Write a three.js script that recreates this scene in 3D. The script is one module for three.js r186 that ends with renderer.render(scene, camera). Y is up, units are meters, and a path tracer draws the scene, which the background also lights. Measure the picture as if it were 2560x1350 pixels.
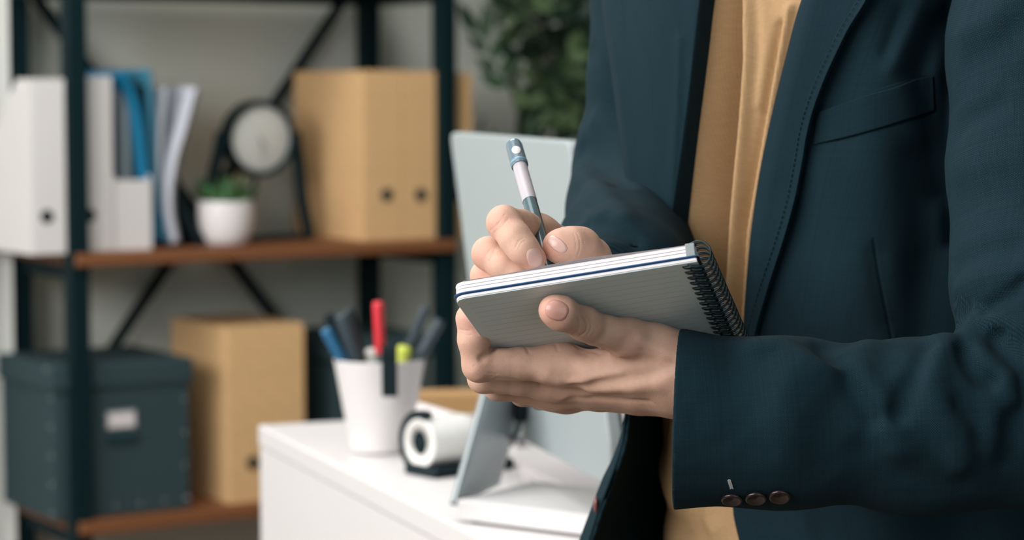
import * as THREE from 'three';
import { mergeGeometries } from 'three/addons/utils/BufferGeometryUtils.js';
import { RoundedBoxGeometry } from 'three/addons/geometries/RoundedBoxGeometry.js';
import { ImprovedNoise } from 'three/addons/math/ImprovedNoise.js';
import { RectAreaLightUniformsLib } from 'three/addons/lights/RectAreaLightUniformsLib.js';

/* ------------------------------------------------------------------ camera, sky, lights, exposure */
const W = 2560, H = 1350, F = 6000;                       // focal length in pixels of the 2560 frame
const PITCH = -Math.atan(450 / F), EYE = 1.25;
const scene = new THREE.Scene();
const camera = new THREE.PerspectiveCamera(2 * Math.atan(H / 2 / F) * 180 / Math.PI, W / H, 0.05, 60);
camera.position.set(0, EYE, 0);
camera.rotation.x = PITCH;
camera.focus = 1.492;
camera.userData.fStop = 6.6;
const renderer = new THREE.WebGLRenderer({ antialias: true });
renderer.toneMapping = THREE.LinearToneMapping;
renderer.toneMappingExposure = 1.09;
renderer.shadowMap.enabled = true;
scene.background = new THREE.Color(0.86, 0.95, 1.0);
scene.backgroundIntensity = 1.0;

// room axes: u runs along the shelf wall (to the right and away), n from that wall into the room
const TH = 33 * Math.PI / 180, CT = Math.cos(TH), ST = Math.sin(TH);
const room = (u, y, n) => new THREE.Vector3(CT * u + ST * n, y, -ST * u + CT * n);
RectAreaLightUniformsLib.init();
function windowLight(name, w, h, pos, target, color, intensity) {
  const l = new THREE.RectAreaLight(color, intensity, w, h);
  l.name = name; l.position.copy(pos); l.lookAt(target); scene.add(l);
}
const WIN = { u: -1.5, n0: -3.4, n1: 0.0, y0: 1.4, y1: 2.8 };
windowLight('daylight_through_side_window', WIN.n1 - WIN.n0, WIN.y1 - WIN.y0, room(WIN.u + 0.06, (WIN.y0 + WIN.y1) / 2, (WIN.n0 + WIN.n1) / 2),
  room(WIN.u + 3, (WIN.y0 + WIN.y1) / 2, (WIN.n0 + WIN.n1) / 2), new THREE.Color(1, 0.965, 0.95), 7.0);
const WIN2 = { n: 2.2, u0: -0.9, u1: 1.5, y0: 0.9, y1: 2.6 };
windowLight('daylight_through_rear_window', WIN2.u1 - WIN2.u0, WIN2.y1 - WIN2.y0, room((WIN2.u0 + WIN2.u1) / 2, (WIN2.y0 + WIN2.y1) / 2, WIN2.n - 0.06),
  room((WIN2.u0 + WIN2.u1) / 2, (WIN2.y0 + WIN2.y1) / 2, WIN2.n - 3), new THREE.Color(0.5, 0.9, 1), 0.4);

const PANELS = [[-0.75, -1.3, 1.9], [-0.55, -2.9, 5.6]], PANEL = 1.15;      // square ceiling panels: x, z, strength (their lights are set with the fittings)

/* ------------------------------------------------------------------ helpers */
const CP = Math.cos(PITCH), SP = Math.sin(PITCH);
function at(px, py, d) {                                   // pixel and distance along the view axis -> world point
  const x = (px - W / 2) / F * d, y = -(py - H / 2) / F * d, z = -d;
  return new THREE.Vector3(x, EYE + y * CP - z * SP, y * SP + z * CP);
}
function proj(p) {                                         // world point -> [px, py, depth]
  const y0 = p.y - EYE, y = y0 * CP + p.z * SP, z = -y0 * SP + p.z * CP;
  return [W / 2 + p.x / -z * F, H / 2 - y / -z * F, -z];
}
const ray = (px, py) => at(px, py, 1).sub(camera.position);
function onPlane(px, py, Y) { const r = ray(px, py); return r.multiplyScalar((Y - EYE) / r.y).add(camera.position); }
function onN(px, py, n) {                                  // where the pixel's ray meets the vertical plane at room coordinate n: [u, y]
  const r = ray(px, py), k = n / (ST * r.x + CT * r.z), p = r.multiplyScalar(k).add(camera.position);
  return [CT * p.x - ST * p.z, p.y];
}
let seed = 12345;
const rnd = () => { seed = (seed * 1664525 + 1013904223) >>> 0; return seed / 4294967296; };
const perlin = new ImprovedNoise();
const noise = (x, y, z = 0) => perlin.noise(x, y, z);
const clamp = (x, a, b) => Math.min(b, Math.max(a, x)), lerp = (a, b, t) => a + (b - a) * t;
const sstep = (a, b, x) => { const t = clamp((x - a) / (b - a), 0, 1); return t * t * (3 - 2 * t); };
function curve(knots) {                                    // smooth interpolation through [x, y] knots
  return (x) => {
    const n = knots.length;
    if (x <= knots[0][0]) return knots[0][1] + (x - knots[0][0]) * (knots[1][1] - knots[0][1]) / (knots[1][0] - knots[0][0]);
    if (x >= knots[n - 1][0]) return knots[n - 1][1] + (x - knots[n - 1][0]) * (knots[n - 1][1] - knots[n - 2][1]) / (knots[n - 1][0] - knots[n - 2][0]);
    let i = 0; while (x > knots[i + 1][0]) i++;
    const s = (j) => { const a = knots[Math.max(0, j - 1)], b = knots[Math.min(n - 1, j + 1)]; return (b[1] - a[1]) / (b[0] - a[0]); };
    const h = knots[i + 1][0] - knots[i][0], t = (x - knots[i][0]) / h, m0 = s(i) * h, m1 = s(i + 1) * h;
    return (2 * t ** 3 - 3 * t * t + 1) * knots[i][1] + (t ** 3 - 2 * t * t + t) * m0 + (3 * t * t - 2 * t ** 3) * knots[i + 1][1] + (t ** 3 - t * t) * m1;
  };
}
const used = {};
function numbered(name) { const k = used[name] = (used[name] ?? -1) + 1; return k ? name + '_' + String(k).padStart(3, '0') : name; }
function tag(o, label, category, group) { o.userData.label = label; o.userData.category = category; if (group) o.userData.group = group; return o; }
function thing(name, label, category, pos = [0, 0, 0], turn = 0, group) {
  const o = new THREE.Group(); o.name = numbered(name); scene.add(o);
  if (pos.isVector3) o.position.copy(pos); else o.position.set(...pos);
  o.rotation.y = turn; return tag(o, label, category, group);
}
function part(name, g, m, parent, label) {
  const o = new THREE.Mesh(g, m); o.name = name; o.castShadow = o.receiveShadow = true; parent.add(o);
  if (label) o.userData.label = label; return o;
}
function struct(name, g, m, pos, turn = 0) {
  const o = part(name, g, m, scene); o.userData.kind = 'structure';
  if (pos) o.position.copy(pos); o.rotation.y = turn; return o;
}
function shift(g, x, y, z) { g.translate(x, y, z); return g; }
function rbox(w, h, d, x = 0, y = 0, z = 0, r = 0.002) { return shift(new RoundedBoxGeometry(w, h, d, 2, Math.min(r, w / 2.1, h / 2.1, d / 2.1)), x, y, z); }
function join(list) { return mergeGeometries(list.map((g) => { const q = g.index ? g.toNonIndexed() : g; for (const k of Object.keys(q.attributes)) if (!['position', 'normal', 'uv'].includes(k)) q.deleteAttribute(k); return q; })); }
function bar(a, b, w, h, r = 0.003) {                      // a bar with a rectangular section from a to b
  const L = a.distanceTo(b), g = rbox(w, h, L, 0, 0, 0, r), m = new THREE.Matrix4().lookAt(a, b, Math.abs(b.y - a.y) > 0.95 * L ? new THREE.Vector3(0, 0, 1) : new THREE.Vector3(0, 1, 0));
  m.setPosition(a.clone().add(b).multiplyScalar(0.5)); return g.applyMatrix4(m);
}
const tube = (pts, r, n = 40, s = 10) => new THREE.TubeGeometry(new THREE.CatmullRomCurve3(pts), n, r, s);
function alongY(g, a, b) {                                 // a geometry modelled along y from 0, placed with its foot at a and pointing to b
  const q = new THREE.Quaternion().setFromUnitVectors(new THREE.Vector3(0, 1, 0), b.clone().sub(a).normalize());
  return g.applyQuaternion(q).translate(a.x, a.y, a.z);
}
const lathe = (pts, s = 40) => new THREE.LatheGeometry(pts.map((p) => new THREE.Vector2(p[0], p[1])), s);

/* textures */
function tex(w, h, draw, srgb = true, rep) {
  const c = document.createElement('canvas'); c.width = w; c.height = h;
  draw(c.getContext('2d'), w, h);
  const t = new THREE.CanvasTexture(c); t.wrapS = t.wrapT = THREE.RepeatWrapping; t.magFilter = THREE.LinearFilter;
  if (srgb) t.colorSpace = THREE.SRGBColorSpace;
  if (rep) t.repeat.set(rep[0], rep[1]);
  return t;
}
function pix(w, h, f, srgb = true, rep) {                  // f(x, y) -> [r, g, b] 0..255
  return tex(w, h, (c) => { const im = c.createImageData(w, h); for (let y = 0, o = 0; y < h; y++) for (let x = 0; x < w; x++, o += 4) { const v = f(x, y); im.data[o] = v[0]; im.data[o + 1] = v[1]; im.data[o + 2] = v[2]; im.data[o + 3] = 255; } c.putImageData(im, 0, 0); }, srgb, rep);
}
const tile = (x, y, n, s) => {                             // noise that repeats every n pixels
  const a = x / n * Math.PI * 2, b = y / n * Math.PI * 2, r = s / (2 * Math.PI);
  return perlin.noise(Math.cos(a) * r + 7, Math.sin(a) * r + Math.cos(b) * r * 1.3 + 3, Math.sin(b) * r + 11);
};
const std = (color, roughness = 0.8, extra = {}) => new THREE.MeshStandardMaterial({ color, roughness, ...extra });
const phys = (color, roughness, extra = {}) => new THREE.MeshPhysicalMaterial({ color, roughness, ...extra });
const lin = (r, g, b) => new THREE.Color().setRGB(r, g, b);

// hopsack weave of the jacket, 64 threads over 38 mm
const threadA = Array.from({ length: 64 }, () => rnd()), threadB = Array.from({ length: 64 }, () => rnd());
const weaveAt = (x, y) => {
  const i = (x >> 3) & 63, j = (y >> 3) & 63, fx = (x & 7) / 7 - 0.5, fy = (y & 7) / 7 - 0.5, over = (i + j) & 1;
  const crown = over ? 1 - fx * fx * 3.4 : 1 - fy * fy * 3.4;
  return [crown, over ? threadA[i] : threadB[j], over];
};
const weaveMap = pix(512, 512, (x, y) => { const [c, t, o] = weaveAt(x, y), k = (0.5 + 0.5 * c) * (0.93 + 0.12 * t) * (o ? 1.12 : 0.88); return [190 * k, 194 * k, 198 * k]; }, true, [1 / 0.046, 1 / 0.046]);
const weaveBump = pix(512, 512, (x, y) => { const [c, t] = weaveAt(x, y), k = 255 * clamp(0.2 + 0.6 * c + 0.2 * t, 0, 1); return [k, k, k]; }, false, [1 / 0.046, 1 / 0.046]);
const knitMap = pix(512, 512, (x, y) => { const r = 0.5 + 0.5 * Math.sin((x) / 512 * Math.PI * 2 * 64), n = tile(x, y, 512, 30), k = 226 + 7 * r + 9 * n; return [k, k, k]; }, true, [1 / 0.06, 1 / 0.06]);
const knitBump = pix(512, 512, (x, y) => { const r = Math.sin(x / 512 * Math.PI * 2 * 64) * Math.sin(y / 512 * Math.PI * 2 * 48 + (x >> 3) % 2 * 3.14), k = 128 + 60 * r + 25 * tile(x, y, 512, 60); return [k, k, k]; }, false, [1 / 0.06, 1 / 0.06]);
const skinBump = pix(512, 512, (x, y) => { const a = Math.abs(tile(x, y, 512, 60)), b = Math.abs(tile(x * 2 + 31, y * 2 + 77, 512, 60)), k = 255 * clamp(0.35 + 0.9 * a + 0.5 * b, 0, 1); return [k, k, k]; }, false, [1 / 0.03, 1 / 0.03]);
const woodMap = pix(512, 512, (x, y) => { const g = noise(x / 380, y / 9, 2) * 0.5 + noise(x / 90, y / 3.1, 5) * 0.35, k = 1 + 0.34 * g; return [128 * k, 80 * k, 47 * k]; }, true, [1.2, 1.2]);
const cardMap = pix(512, 512, (x, y) => { const g = tile(x, y, 512, 90) * 0.08 + tile(x, y, 512, 9) * 0.06 + 0.012 * Math.sin(x / 512 * Math.PI * 2 * 90), k = 1 + g; return [222 * k, 181 * k, 130 * k]; }, true, [3, 3]);
const plasterBump = pix(512, 512, (x, y) => { const k = 128 + 90 * tile(x, y, 512, 70) + 60 * tile(x, y, 512, 24); return [k, k, k]; }, false, [1.5, 1.5]);
const floorMap = pix(512, 512, (x, y) => { const b = Math.floor(y / 64), g = noise(x / 160 + b * 13, y / 5, b) * 0.4, e = (y % 64) < 2 ? 0.55 : 1, k = (1 + 0.3 * g) * e; return [112 * k, 96 * k, 80 * k]; }, true, [4, 4]);

const M = {
  wall: std(lin(0.70, 0.735, 0.665), 0.92, { bumpMap: plasterBump, bumpScale: 0.0006 }),
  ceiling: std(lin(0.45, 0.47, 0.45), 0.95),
  floor: std(0xffffff, 0.6, { map: floorMap }),
  white: phys(lin(0.71, 0.685, 0.685), 0.42),
  whiteCard: std(lin(0.74, 0.72, 0.71), 0.7),
  black: phys(lin(0.0012, 0.014, 0.018), 0.6, { specularIntensity: 0.35 }),
  blackSoft: phys(lin(0.003, 0.013, 0.017), 0.65, { specularIntensity: 0.5 }),
  wood: std(0xffffff, 0.55, { map: woodMap }),
  card: std(0xffffff, 0.85, { map: cardMap }),
  charcoal: phys(lin(0.034, 0.062, 0.070), 0.75, { specularIntensity: 0.4 }),
  charcoalDark: phys(lin(0.014, 0.042, 0.05), 0.8, { specularIntensity: 0.4 }),
  silver: phys(lin(0.36, 0.41, 0.42), 0.5, { metalness: 0.1 }),
  alu: phys(lin(0.42, 0.47, 0.49), 0.38, { metalness: 0.5 }),
  jacket: phys(lin(0.0155, 0.053, 0.073), 0.9, { map: weaveMap, bumpMap: weaveBump, bumpScale: 0.00018, specularIntensity: 0.3 }),
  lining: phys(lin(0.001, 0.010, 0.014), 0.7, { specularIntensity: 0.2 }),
  shirt: std(lin(0.47, 0.295, 0.145), 0.92, { map: knitMap, bumpMap: knitBump, bumpScale: 0.00015 }),
  skin: phys(0xffffff, 0.5, { vertexColors: true, bumpMap: skinBump, bumpScale: 0.00014, specularIntensity: 0.6 }),
  nail: phys(lin(0.52, 0.275, 0.225), 0.25, { specularIntensity: 0.9 }),
  nailPale: phys(lin(0.62, 0.40, 0.345), 0.25, { specularIntensity: 0.9 }),
  paper: std(lin(0.74, 0.70, 0.715), 0.85),
};

/* ------------------------------------------------------------------ surfaces from distance fields */
const V = (x, y, z) => new THREE.Vector3(x, y, z);
function cone(a, b, r1, r2) {                              // distance to a tapered capsule
  const bx = b.x - a.x, by = b.y - a.y, bz = b.z - a.z, l2 = bx * bx + by * by + bz * bz, rr = r1 - r2, a2 = l2 - rr * rr, il2 = 1 / l2;
  return (x, y, z) => {
    const px = x - a.x, py = y - a.y, pz = z - a.z, yy = px * bx + py * by + pz * bz, zz = yy - l2;
    const cx = px * l2 - bx * yy, cy = py * l2 - by * yy, cz = pz * l2 - bz * yy, x2 = cx * cx + cy * cy + cz * cz, y2 = yy * yy * l2, z2 = zz * zz * l2;
    const k = Math.sign(rr) * rr * rr * x2;
    if (Math.sign(zz) * a2 * z2 > k) return Math.sqrt(x2 + z2) * il2 - r2;
    if (Math.sign(yy) * a2 * y2 < k) return Math.sqrt(x2 + y2) * il2 - r1;
    return (Math.sqrt(x2 * a2 * il2) + yy * rr) * il2 - r1;
  };
}
const smin = (a, b, k) => { const h = Math.max(k - Math.abs(a - b), 0) / k; return Math.min(a, b) - h * h * k * 0.25; };
const smax = (a, b, k) => -smin(-a, -b, k);
function segDist(pts) {                                    // distance to a polyline
  const n = pts.length - 1;
  return (x, y, z) => {
    let best = 1e9;
    for (let i = 0; i < n; i++) {
      const a = pts[i], b = pts[i + 1], vx = b.x - a.x, vy = b.y - a.y, vz = b.z - a.z, wx = x - a.x, wy = y - a.y, wz = z - a.z;
      const t = clamp((wx * vx + wy * vy + wz * vz) / (vx * vx + vy * vy + vz * vz), 0, 1), dx = wx - vx * t, dy = wy - vy * t, dz = wz - vz * t, d = dx * dx + dy * dy + dz * dz;
      if (d < best) best = d;
    }
    return Math.sqrt(best);
  };
}
function trace(f, px, py, d0 = 1.2, d1 = 2.4) {            // first hit of a pixel's ray with a field
  const r = ray(px, py), L = r.length(), o = camera.position; let d = d0;
  for (let i = 0; i < 300 && d < d1; i++) { const v = f(o.x + r.x * d, o.y + r.y * d, o.z + r.z * d); if (v < 0.00004) return d; d += v * 0.8 / L; }
  return null;
}
// creases and folds: [pixel polyline, width in mm, height in mm (negative: groove)]; each lies on the field's own surface
function withFolds(f, list) {
  const items = [];
  for (const [pts, w, h] of list) {
    const P = []; for (const q of pts) { let d = q[2] ?? trace(f, q[0], q[1]), y = q[1]; for (let k = 1; !d && k < 6; k++) { y = q[1] + k * 9; d = trace(f, q[0], y); } if (d) P.push(at(q[0], y, d)); }
    if (P.length < 2) continue;
    const smooth = P.length > 2 ? new THREE.CatmullRomCurve3(P).getPoints(P.length * 4) : P;
    const box = new THREE.Box3().setFromPoints(smooth).expandByScalar(w * 0.003);
    items.push([segDist(smooth), 1 / (w * 0.001), h * 0.001, box]);
  }
  return (x, y, z) => {
    let d = f(x, y, z); if (d > 0.03 || d < -0.03) return d;
    for (const [s, iw, h, b] of items) {
      if (x < b.min.x || x > b.max.x || y < b.min.y || y > b.max.y || z < b.min.z || z > b.max.z) continue;
      const t = s(x, y, z) * iw; if (t < 2.6) d -= h * Math.exp(-(t * t));
    }
    return d;
  };
}
function sdfMesh(f, min, max, h, { uv, color, eps, tight } = {}) {
  const B = 8, nx = Math.ceil((max.x - min.x) / h / B) * B, ny = Math.ceil((max.y - min.y) / h / B) * B, nz = Math.ceil((max.z - min.z) / h / B) * B;
  const sx = 1, sy = nx + 1, sz = (nx + 1) * (ny + 1), val = new Float32Array(sz * (nz + 1)).fill(NaN), cell = new Int32Array(sz * (nz + 1)).fill(-1);
  const get = (i, j, k) => { const q = i + j * sy + k * sz; let v = val[q]; if (v !== v) v = val[q] = f(min.x + i * h, min.y + j * h, min.z + k * h); return v; };
  const P = [], cells = [], reach = tight ? B * h * 0.95 + 0.0015 : B * h * 1.5 + 0.006;
  for (let bk = 0; bk < nz; bk += B) for (let bj = 0; bj < ny; bj += B) for (let bi = 0; bi < nx; bi += B) {
    if (Math.abs(f(min.x + (bi + B / 2) * h, min.y + (bj + B / 2) * h, min.z + (bk + B / 2) * h)) > reach) continue;
    for (let k = bk; k < bk + B; k++) for (let j = bj; j < bj + B; j++) for (let i = bi; i < bi + B; i++) {
      const c = [get(i, j, k), get(i + 1, j, k), get(i, j + 1, k), get(i + 1, j + 1, k), get(i, j, k + 1), get(i + 1, j, k + 1), get(i, j + 1, k + 1), get(i + 1, j + 1, k + 1)];
      let m = 0; for (let q = 0; q < 8; q++) if (c[q] < 0) m |= 1 << q;
      if (m === 0 || m === 255) continue;
      let X = 0, Y = 0, Z = 0, n = 0;
      const edge = (a, b) => { if ((c[a] < 0) === (c[b] < 0)) return; const t = c[a] / (c[a] - c[b]); X += lerp(a & 1, b & 1, t); Y += lerp(a >> 1 & 1, b >> 1 & 1, t); Z += lerp(a >> 2, b >> 2, t); n++; };
      edge(0, 1); edge(2, 3); edge(4, 5); edge(6, 7); edge(0, 2); edge(1, 3); edge(4, 6); edge(5, 7); edge(0, 4); edge(1, 5); edge(2, 6); edge(3, 7);
      cell[i + j * sy + k * sz] = P.length / 3; cells.push(i, j, k);
      P.push(min.x + (i + X / n) * h, min.y + (j + Y / n) * h, min.z + (k + Z / n) * h);
    }
  }
  const I = [], quad = (a, b, c, d, flip) => { if (a < 0 || b < 0 || c < 0 || d < 0) return; if (flip) I.push(a, c, b, a, d, c); else I.push(a, b, c, a, c, d); };
  for (let q = 0; q < cells.length; q += 3) {
    const i = cells[q], j = cells[q + 1], k = cells[q + 2], o = i + j * sy + k * sz, v0 = val[o] < 0;
    if (j && k && v0 !== (val[o + 1] < 0)) quad(cell[o - sy - sz], cell[o - sz], cell[o], cell[o - sy], !v0);
    if (i && k && v0 !== (val[o + sy] < 0)) quad(cell[o - 1 - sz], cell[o - 1], cell[o], cell[o - sz], !v0);
    if (i && j && v0 !== (val[o + sz] < 0)) quad(cell[o - 1 - sy], cell[o - sy], cell[o], cell[o - 1], !v0);
  }
  const n = P.length / 3, N = new Float32Array(n * 3), e = eps ?? h * 0.5;
  for (let q = 0; q < n; q++) {
    let x = P[q * 3], y = P[q * 3 + 1], z = P[q * 3 + 2], g;
    for (let it = 0; it < 2; it++) {
      g = [f(x + e, y, z) - f(x - e, y, z), f(x, y + e, z) - f(x, y - e, z), f(x, y, z + e) - f(x, y, z - e)];
      const l = Math.hypot(...g) || 1; g = g.map((t) => t / l);
      if (it) break;
      const d = clamp(f(x, y, z), -h * 0.7, h * 0.7); x -= g[0] * d; y -= g[1] * d; z -= g[2] * d;
    }
    P[q * 3] = x; P[q * 3 + 1] = y; P[q * 3 + 2] = z; N.set(g, q * 3);
  }
  return finish(P, N, I, uv, color);
}
function finish(P, N, I, uv, color) {                      // uv(x,y,z) -> [u, v]; without it, uv in metres on the three planes of space
  const pos = [], nor = [], UV = [], col = [], idx = [], seen = new Map();
  const put = (v, axis) => {
    const key = v * 3 + axis; let w = seen.get(key);
    if (w === undefined) {
      w = pos.length / 3; seen.set(key, w);
      const x = P[v * 3], y = P[v * 3 + 1], z = P[v * 3 + 2];
      pos.push(x, y, z); nor.push(N[v * 3], N[v * 3 + 1], N[v * 3 + 2]);
      UV.push(...(uv ? uv[axis](x, y, z) : axis === 0 ? [z, y] : axis === 1 ? [x, z] : [x, y]));
      if (color) col.push(...color(x, y, z, N[v * 3], N[v * 3 + 1], N[v * 3 + 2]));
    }
    return w;
  };
  for (let t = 0; t < I.length; t += 3) {
    let axis = 0;
    if (uv) axis = uv.length > 1 ? uv.pick(P[I[t] * 3], P[I[t] * 3 + 1], P[I[t] * 3 + 2]) : 0;
    else { const s = [0, 1, 2].map((c) => Math.abs(N[I[t] * 3 + c] + N[I[t + 1] * 3 + c] + N[I[t + 2] * 3 + c])); axis = s[0] > s[1] && s[0] > s[2] ? 0 : s[1] > s[2] ? 1 : 2; }
    idx.push(put(I[t], axis), put(I[t + 1], axis), put(I[t + 2], axis));
  }
  const g = new THREE.BufferGeometry();
  g.setAttribute('position', new THREE.Float32BufferAttribute(pos, 3)); g.setAttribute('normal', new THREE.Float32BufferAttribute(nor, 3)); g.setAttribute('uv', new THREE.Float32BufferAttribute(UV, 2));
  if (color) g.setAttribute('color', new THREE.Float32BufferAttribute(col, 3));
  g.setIndex(idx); return g;
}
const tuv = () => [0, 0];                                   // marks a sheet of cloth
// a sheet over (s, t) in 0..1 with thickness: fn -> Vector3 of its outer face
function sheet(nu, nv, fn, thick, uvFn) {
  const P = [], U = [];
  for (let j = 0; j <= nv; j++) for (let i = 0; i <= nu; i++) { const p = fn(i / nu, j / nv); P.push(p.x, p.y, p.z); const u = uvFn ? uvFn(i / nu, j / nv, p) : [p.x, p.y]; U.push(u[0], u[1]); }
  const I = [], q = (i, j) => i + j * (nu + 1);
  for (let j = 0; j < nv; j++) for (let i = 0; i < nu; i++) I.push(q(i, j), q(i, j + 1), q(i + 1, j), q(i + 1, j), q(i, j + 1), q(i + 1, j + 1));
  if (uvFn === tuv) for (let j = 0; j <= nv; j++) for (let i = 0; i <= nu; i++) {   // cloth: lengths along its own rows and columns
    const v = q(i, j), d = (a, b) => Math.hypot(P[a * 3] - P[b * 3], P[a * 3 + 1] - P[b * 3 + 1], P[a * 3 + 2] - P[b * 3 + 2]);
    U[v * 2] = i ? U[(v - 1) * 2] + d(v, v - 1) : 0; U[v * 2 + 1] = j ? U[(v - nu - 1) * 2 + 1] + d(v, v - nu - 1) : 0;
  }
  const g = new THREE.BufferGeometry();
  g.setAttribute('position', new THREE.Float32BufferAttribute(P, 3)); g.setAttribute('uv', new THREE.Float32BufferAttribute(U, 2)); g.setIndex(I); g.computeVertexNormals();
  if (!thick) return g;
  const N = g.attributes.normal.array, n = P.length / 3, P2 = P.slice(), I2 = I.slice();
  for (let v = 0; v < n; v++) { P2.push(P[v * 3] - N[v * 3] * thick, P[v * 3 + 1] - N[v * 3 + 1] * thick, P[v * 3 + 2] - N[v * 3 + 2] * thick); U.push(U[v * 2], U[v * 2 + 1]); }
  for (let t = 0; t < I.length; t += 3) I2.push(I[t] + n, I[t + 2] + n, I[t + 1] + n);
  const wall = (a, b) => I2.push(a, b, a + n, b, b + n, a + n);
  for (let i = 0; i < nu; i++) { wall(q(i, 0), q(i + 1, 0)); wall(q(i + 1, nv), q(i, nv)); }
  for (let j = 0; j < nv; j++) { wall(q(0, j + 1), q(0, j)); wall(q(nu, j), q(nu, j + 1)); }
  const g2 = new THREE.BufferGeometry();
  g2.setAttribute('position', new THREE.Float32BufferAttribute(P2, 3)); g2.setAttribute('uv', new THREE.Float32BufferAttribute(U, 2)); g2.setIndex(I2); g2.computeVertexNormals();
  return g2;
}

/* ------------------------------------------------------------------ the room */
const NB = -4.29, UR = 4.6, HT = 2.9;                       // shelf wall, right wall, ceiling height
{
  const box = (u0, u1, y0, y1, n0, n1) => shift(new THREE.BoxGeometry(u1 - u0, y1 - y0, n1 - n0), (u0 + u1) / 2, (y0 + y1) / 2, (n0 + n1) / 2);
  const S = (name, g, m) => struct(name, g, m, V(0, 0, 0), TH);
  S('floor', box(WIN.u - 0.2, UR + 0.2, -0.15, 0, NB - 0.2, WIN2.n + 0.2), M.floor);
  S('ceiling', box(WIN.u - 0.2, UR + 0.2, HT, HT + 0.15, NB - 0.2, WIN2.n + 0.2), M.ceiling);
  S('wall_back', box(WIN.u - 0.2, UR + 0.2, 0, HT, NB - 0.2, NB), M.wall);
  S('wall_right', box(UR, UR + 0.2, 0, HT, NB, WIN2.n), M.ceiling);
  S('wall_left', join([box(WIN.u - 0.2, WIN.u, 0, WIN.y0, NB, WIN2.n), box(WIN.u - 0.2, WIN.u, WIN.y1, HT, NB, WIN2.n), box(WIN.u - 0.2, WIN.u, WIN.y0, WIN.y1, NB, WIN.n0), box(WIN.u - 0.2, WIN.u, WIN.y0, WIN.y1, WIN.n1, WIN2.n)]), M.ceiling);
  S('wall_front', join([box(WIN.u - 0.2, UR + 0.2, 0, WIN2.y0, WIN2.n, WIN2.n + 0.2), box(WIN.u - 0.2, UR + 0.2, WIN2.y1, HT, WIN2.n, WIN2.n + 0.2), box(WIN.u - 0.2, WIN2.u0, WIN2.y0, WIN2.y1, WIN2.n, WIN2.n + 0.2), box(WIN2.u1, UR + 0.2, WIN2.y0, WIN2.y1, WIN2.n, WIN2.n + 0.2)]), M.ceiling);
  S('baseboard_back', box(WIN.u, UR, 0, 0.09, NB, NB + 0.015), M.white);
  const glass = phys(0xffffff, 0.02, { transmission: 1, thickness: 0 });
  const w1 = S('window_1', join([box(WIN.u - 0.12, WIN.u - 0.06, WIN.y0, WIN.y0 + 0.06, WIN.n0, WIN.n1), box(WIN.u - 0.12, WIN.u - 0.06, WIN.y1 - 0.06, WIN.y1, WIN.n0, WIN.n1), ...[0, 1, 2, 3].map((k) => { const n = lerp(WIN.n0, WIN.n1 - 0.06, k / 3); return box(WIN.u - 0.12, WIN.u - 0.06, WIN.y0, WIN.y1, n, n + 0.06); })]), M.white);
  for (let k = 0; k < 3; k++) part('pane', box(WIN.u - 0.095, WIN.u - 0.09, WIN.y0 + 0.06, WIN.y1 - 0.06, lerp(WIN.n0, WIN.n1 - 0.06, k / 3) + 0.06, lerp(WIN.n0, WIN.n1 - 0.06, (k + 1) / 3)), glass, w1);
  const w2 = S('window_2', join([box(WIN2.u0, WIN2.u1, WIN2.y0, WIN2.y0 + 0.06, WIN2.n + 0.06, WIN2.n + 0.12), box(WIN2.u0, WIN2.u1, WIN2.y1 - 0.06, WIN2.y1, WIN2.n + 0.06, WIN2.n + 0.12), ...[0, 1, 2].map((k) => { const u = lerp(WIN2.u0, WIN2.u1 - 0.06, k / 2); return box(u, u + 0.06, WIN2.y0, WIN2.y1, WIN2.n + 0.06, WIN2.n + 0.12); })]), M.white);
  for (let k = 0; k < 2; k++) part('pane', box(lerp(WIN2.u0, WIN2.u1 - 0.06, k / 2) + 0.06, lerp(WIN2.u0, WIN2.u1 - 0.06, (k + 1) / 2), WIN2.y0 + 0.06, WIN2.y1 - 0.06, WIN2.n + 0.09, WIN2.n + 0.095), glass, w2);
}
for (const [x, z, glow] of PANELS) { // square ceiling panels
  const t = thing('ceiling_light', x, 'light', V(x, HT, z)); t.userData.label = z > -2 ? 'square white ceiling light panel above the person and the desk' : 'square white ceiling light panel above the shelf unit';
  part('frame', join([[-1, 0], [1, 0], [0, -1], [0, 1]].map(([i, k]) => rbox(k ? PANEL + 0.06 : 0.03, 0.05, i ? PANEL + 0.06 : 0.03, i * (PANEL / 2 + 0.015), -0.026, k * (PANEL / 2 + 0.015)))), M.white, t);
  part('diffuser', shift(new THREE.BoxGeometry(PANEL, 0.01, PANEL), 0, -0.035, 0), std(0xffffff, 0.6, { emissive: 0xffffff, emissiveIntensity: 0.8 }), t);
  const l = new THREE.RectAreaLight(new THREE.Color(1, 0.985, 0.965), glow, PANEL, PANEL); l.name = 'ceiling_panel'; l.position.set(0, -0.055, 0); l.rotation.x = -Math.PI / 2; t.add(l);
}
{ // white curtain on the wall left of the shelf unit
  const [u1] = onN(26, 500, NB + 0.08), t = thing('curtain', 'white curtain hanging in soft folds at the left edge of the shelf wall', 'curtain', room(u1 - 0.35, 0.06, NB + 0.08), TH);
  part('cloth', sheet(120, 4, (s, v) => V(s * 0.7 - 0.35, (1 - v) * 2.6, 0.022 * Math.sin(s * 44 + 0.5) + 0.008 * Math.sin(s * 17)), 0.0015, (s, v) => [s * 0.8, v * 2.6]), std(lin(0.72, 0.73, 0.70), 0.9), t);
  part('curtain_rod', shift(new THREE.CylinderGeometry(0.012, 0.012, 0.8, 16).rotateZ(Math.PI / 2), 0, 2.62, 0), M.black, t);
}

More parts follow.
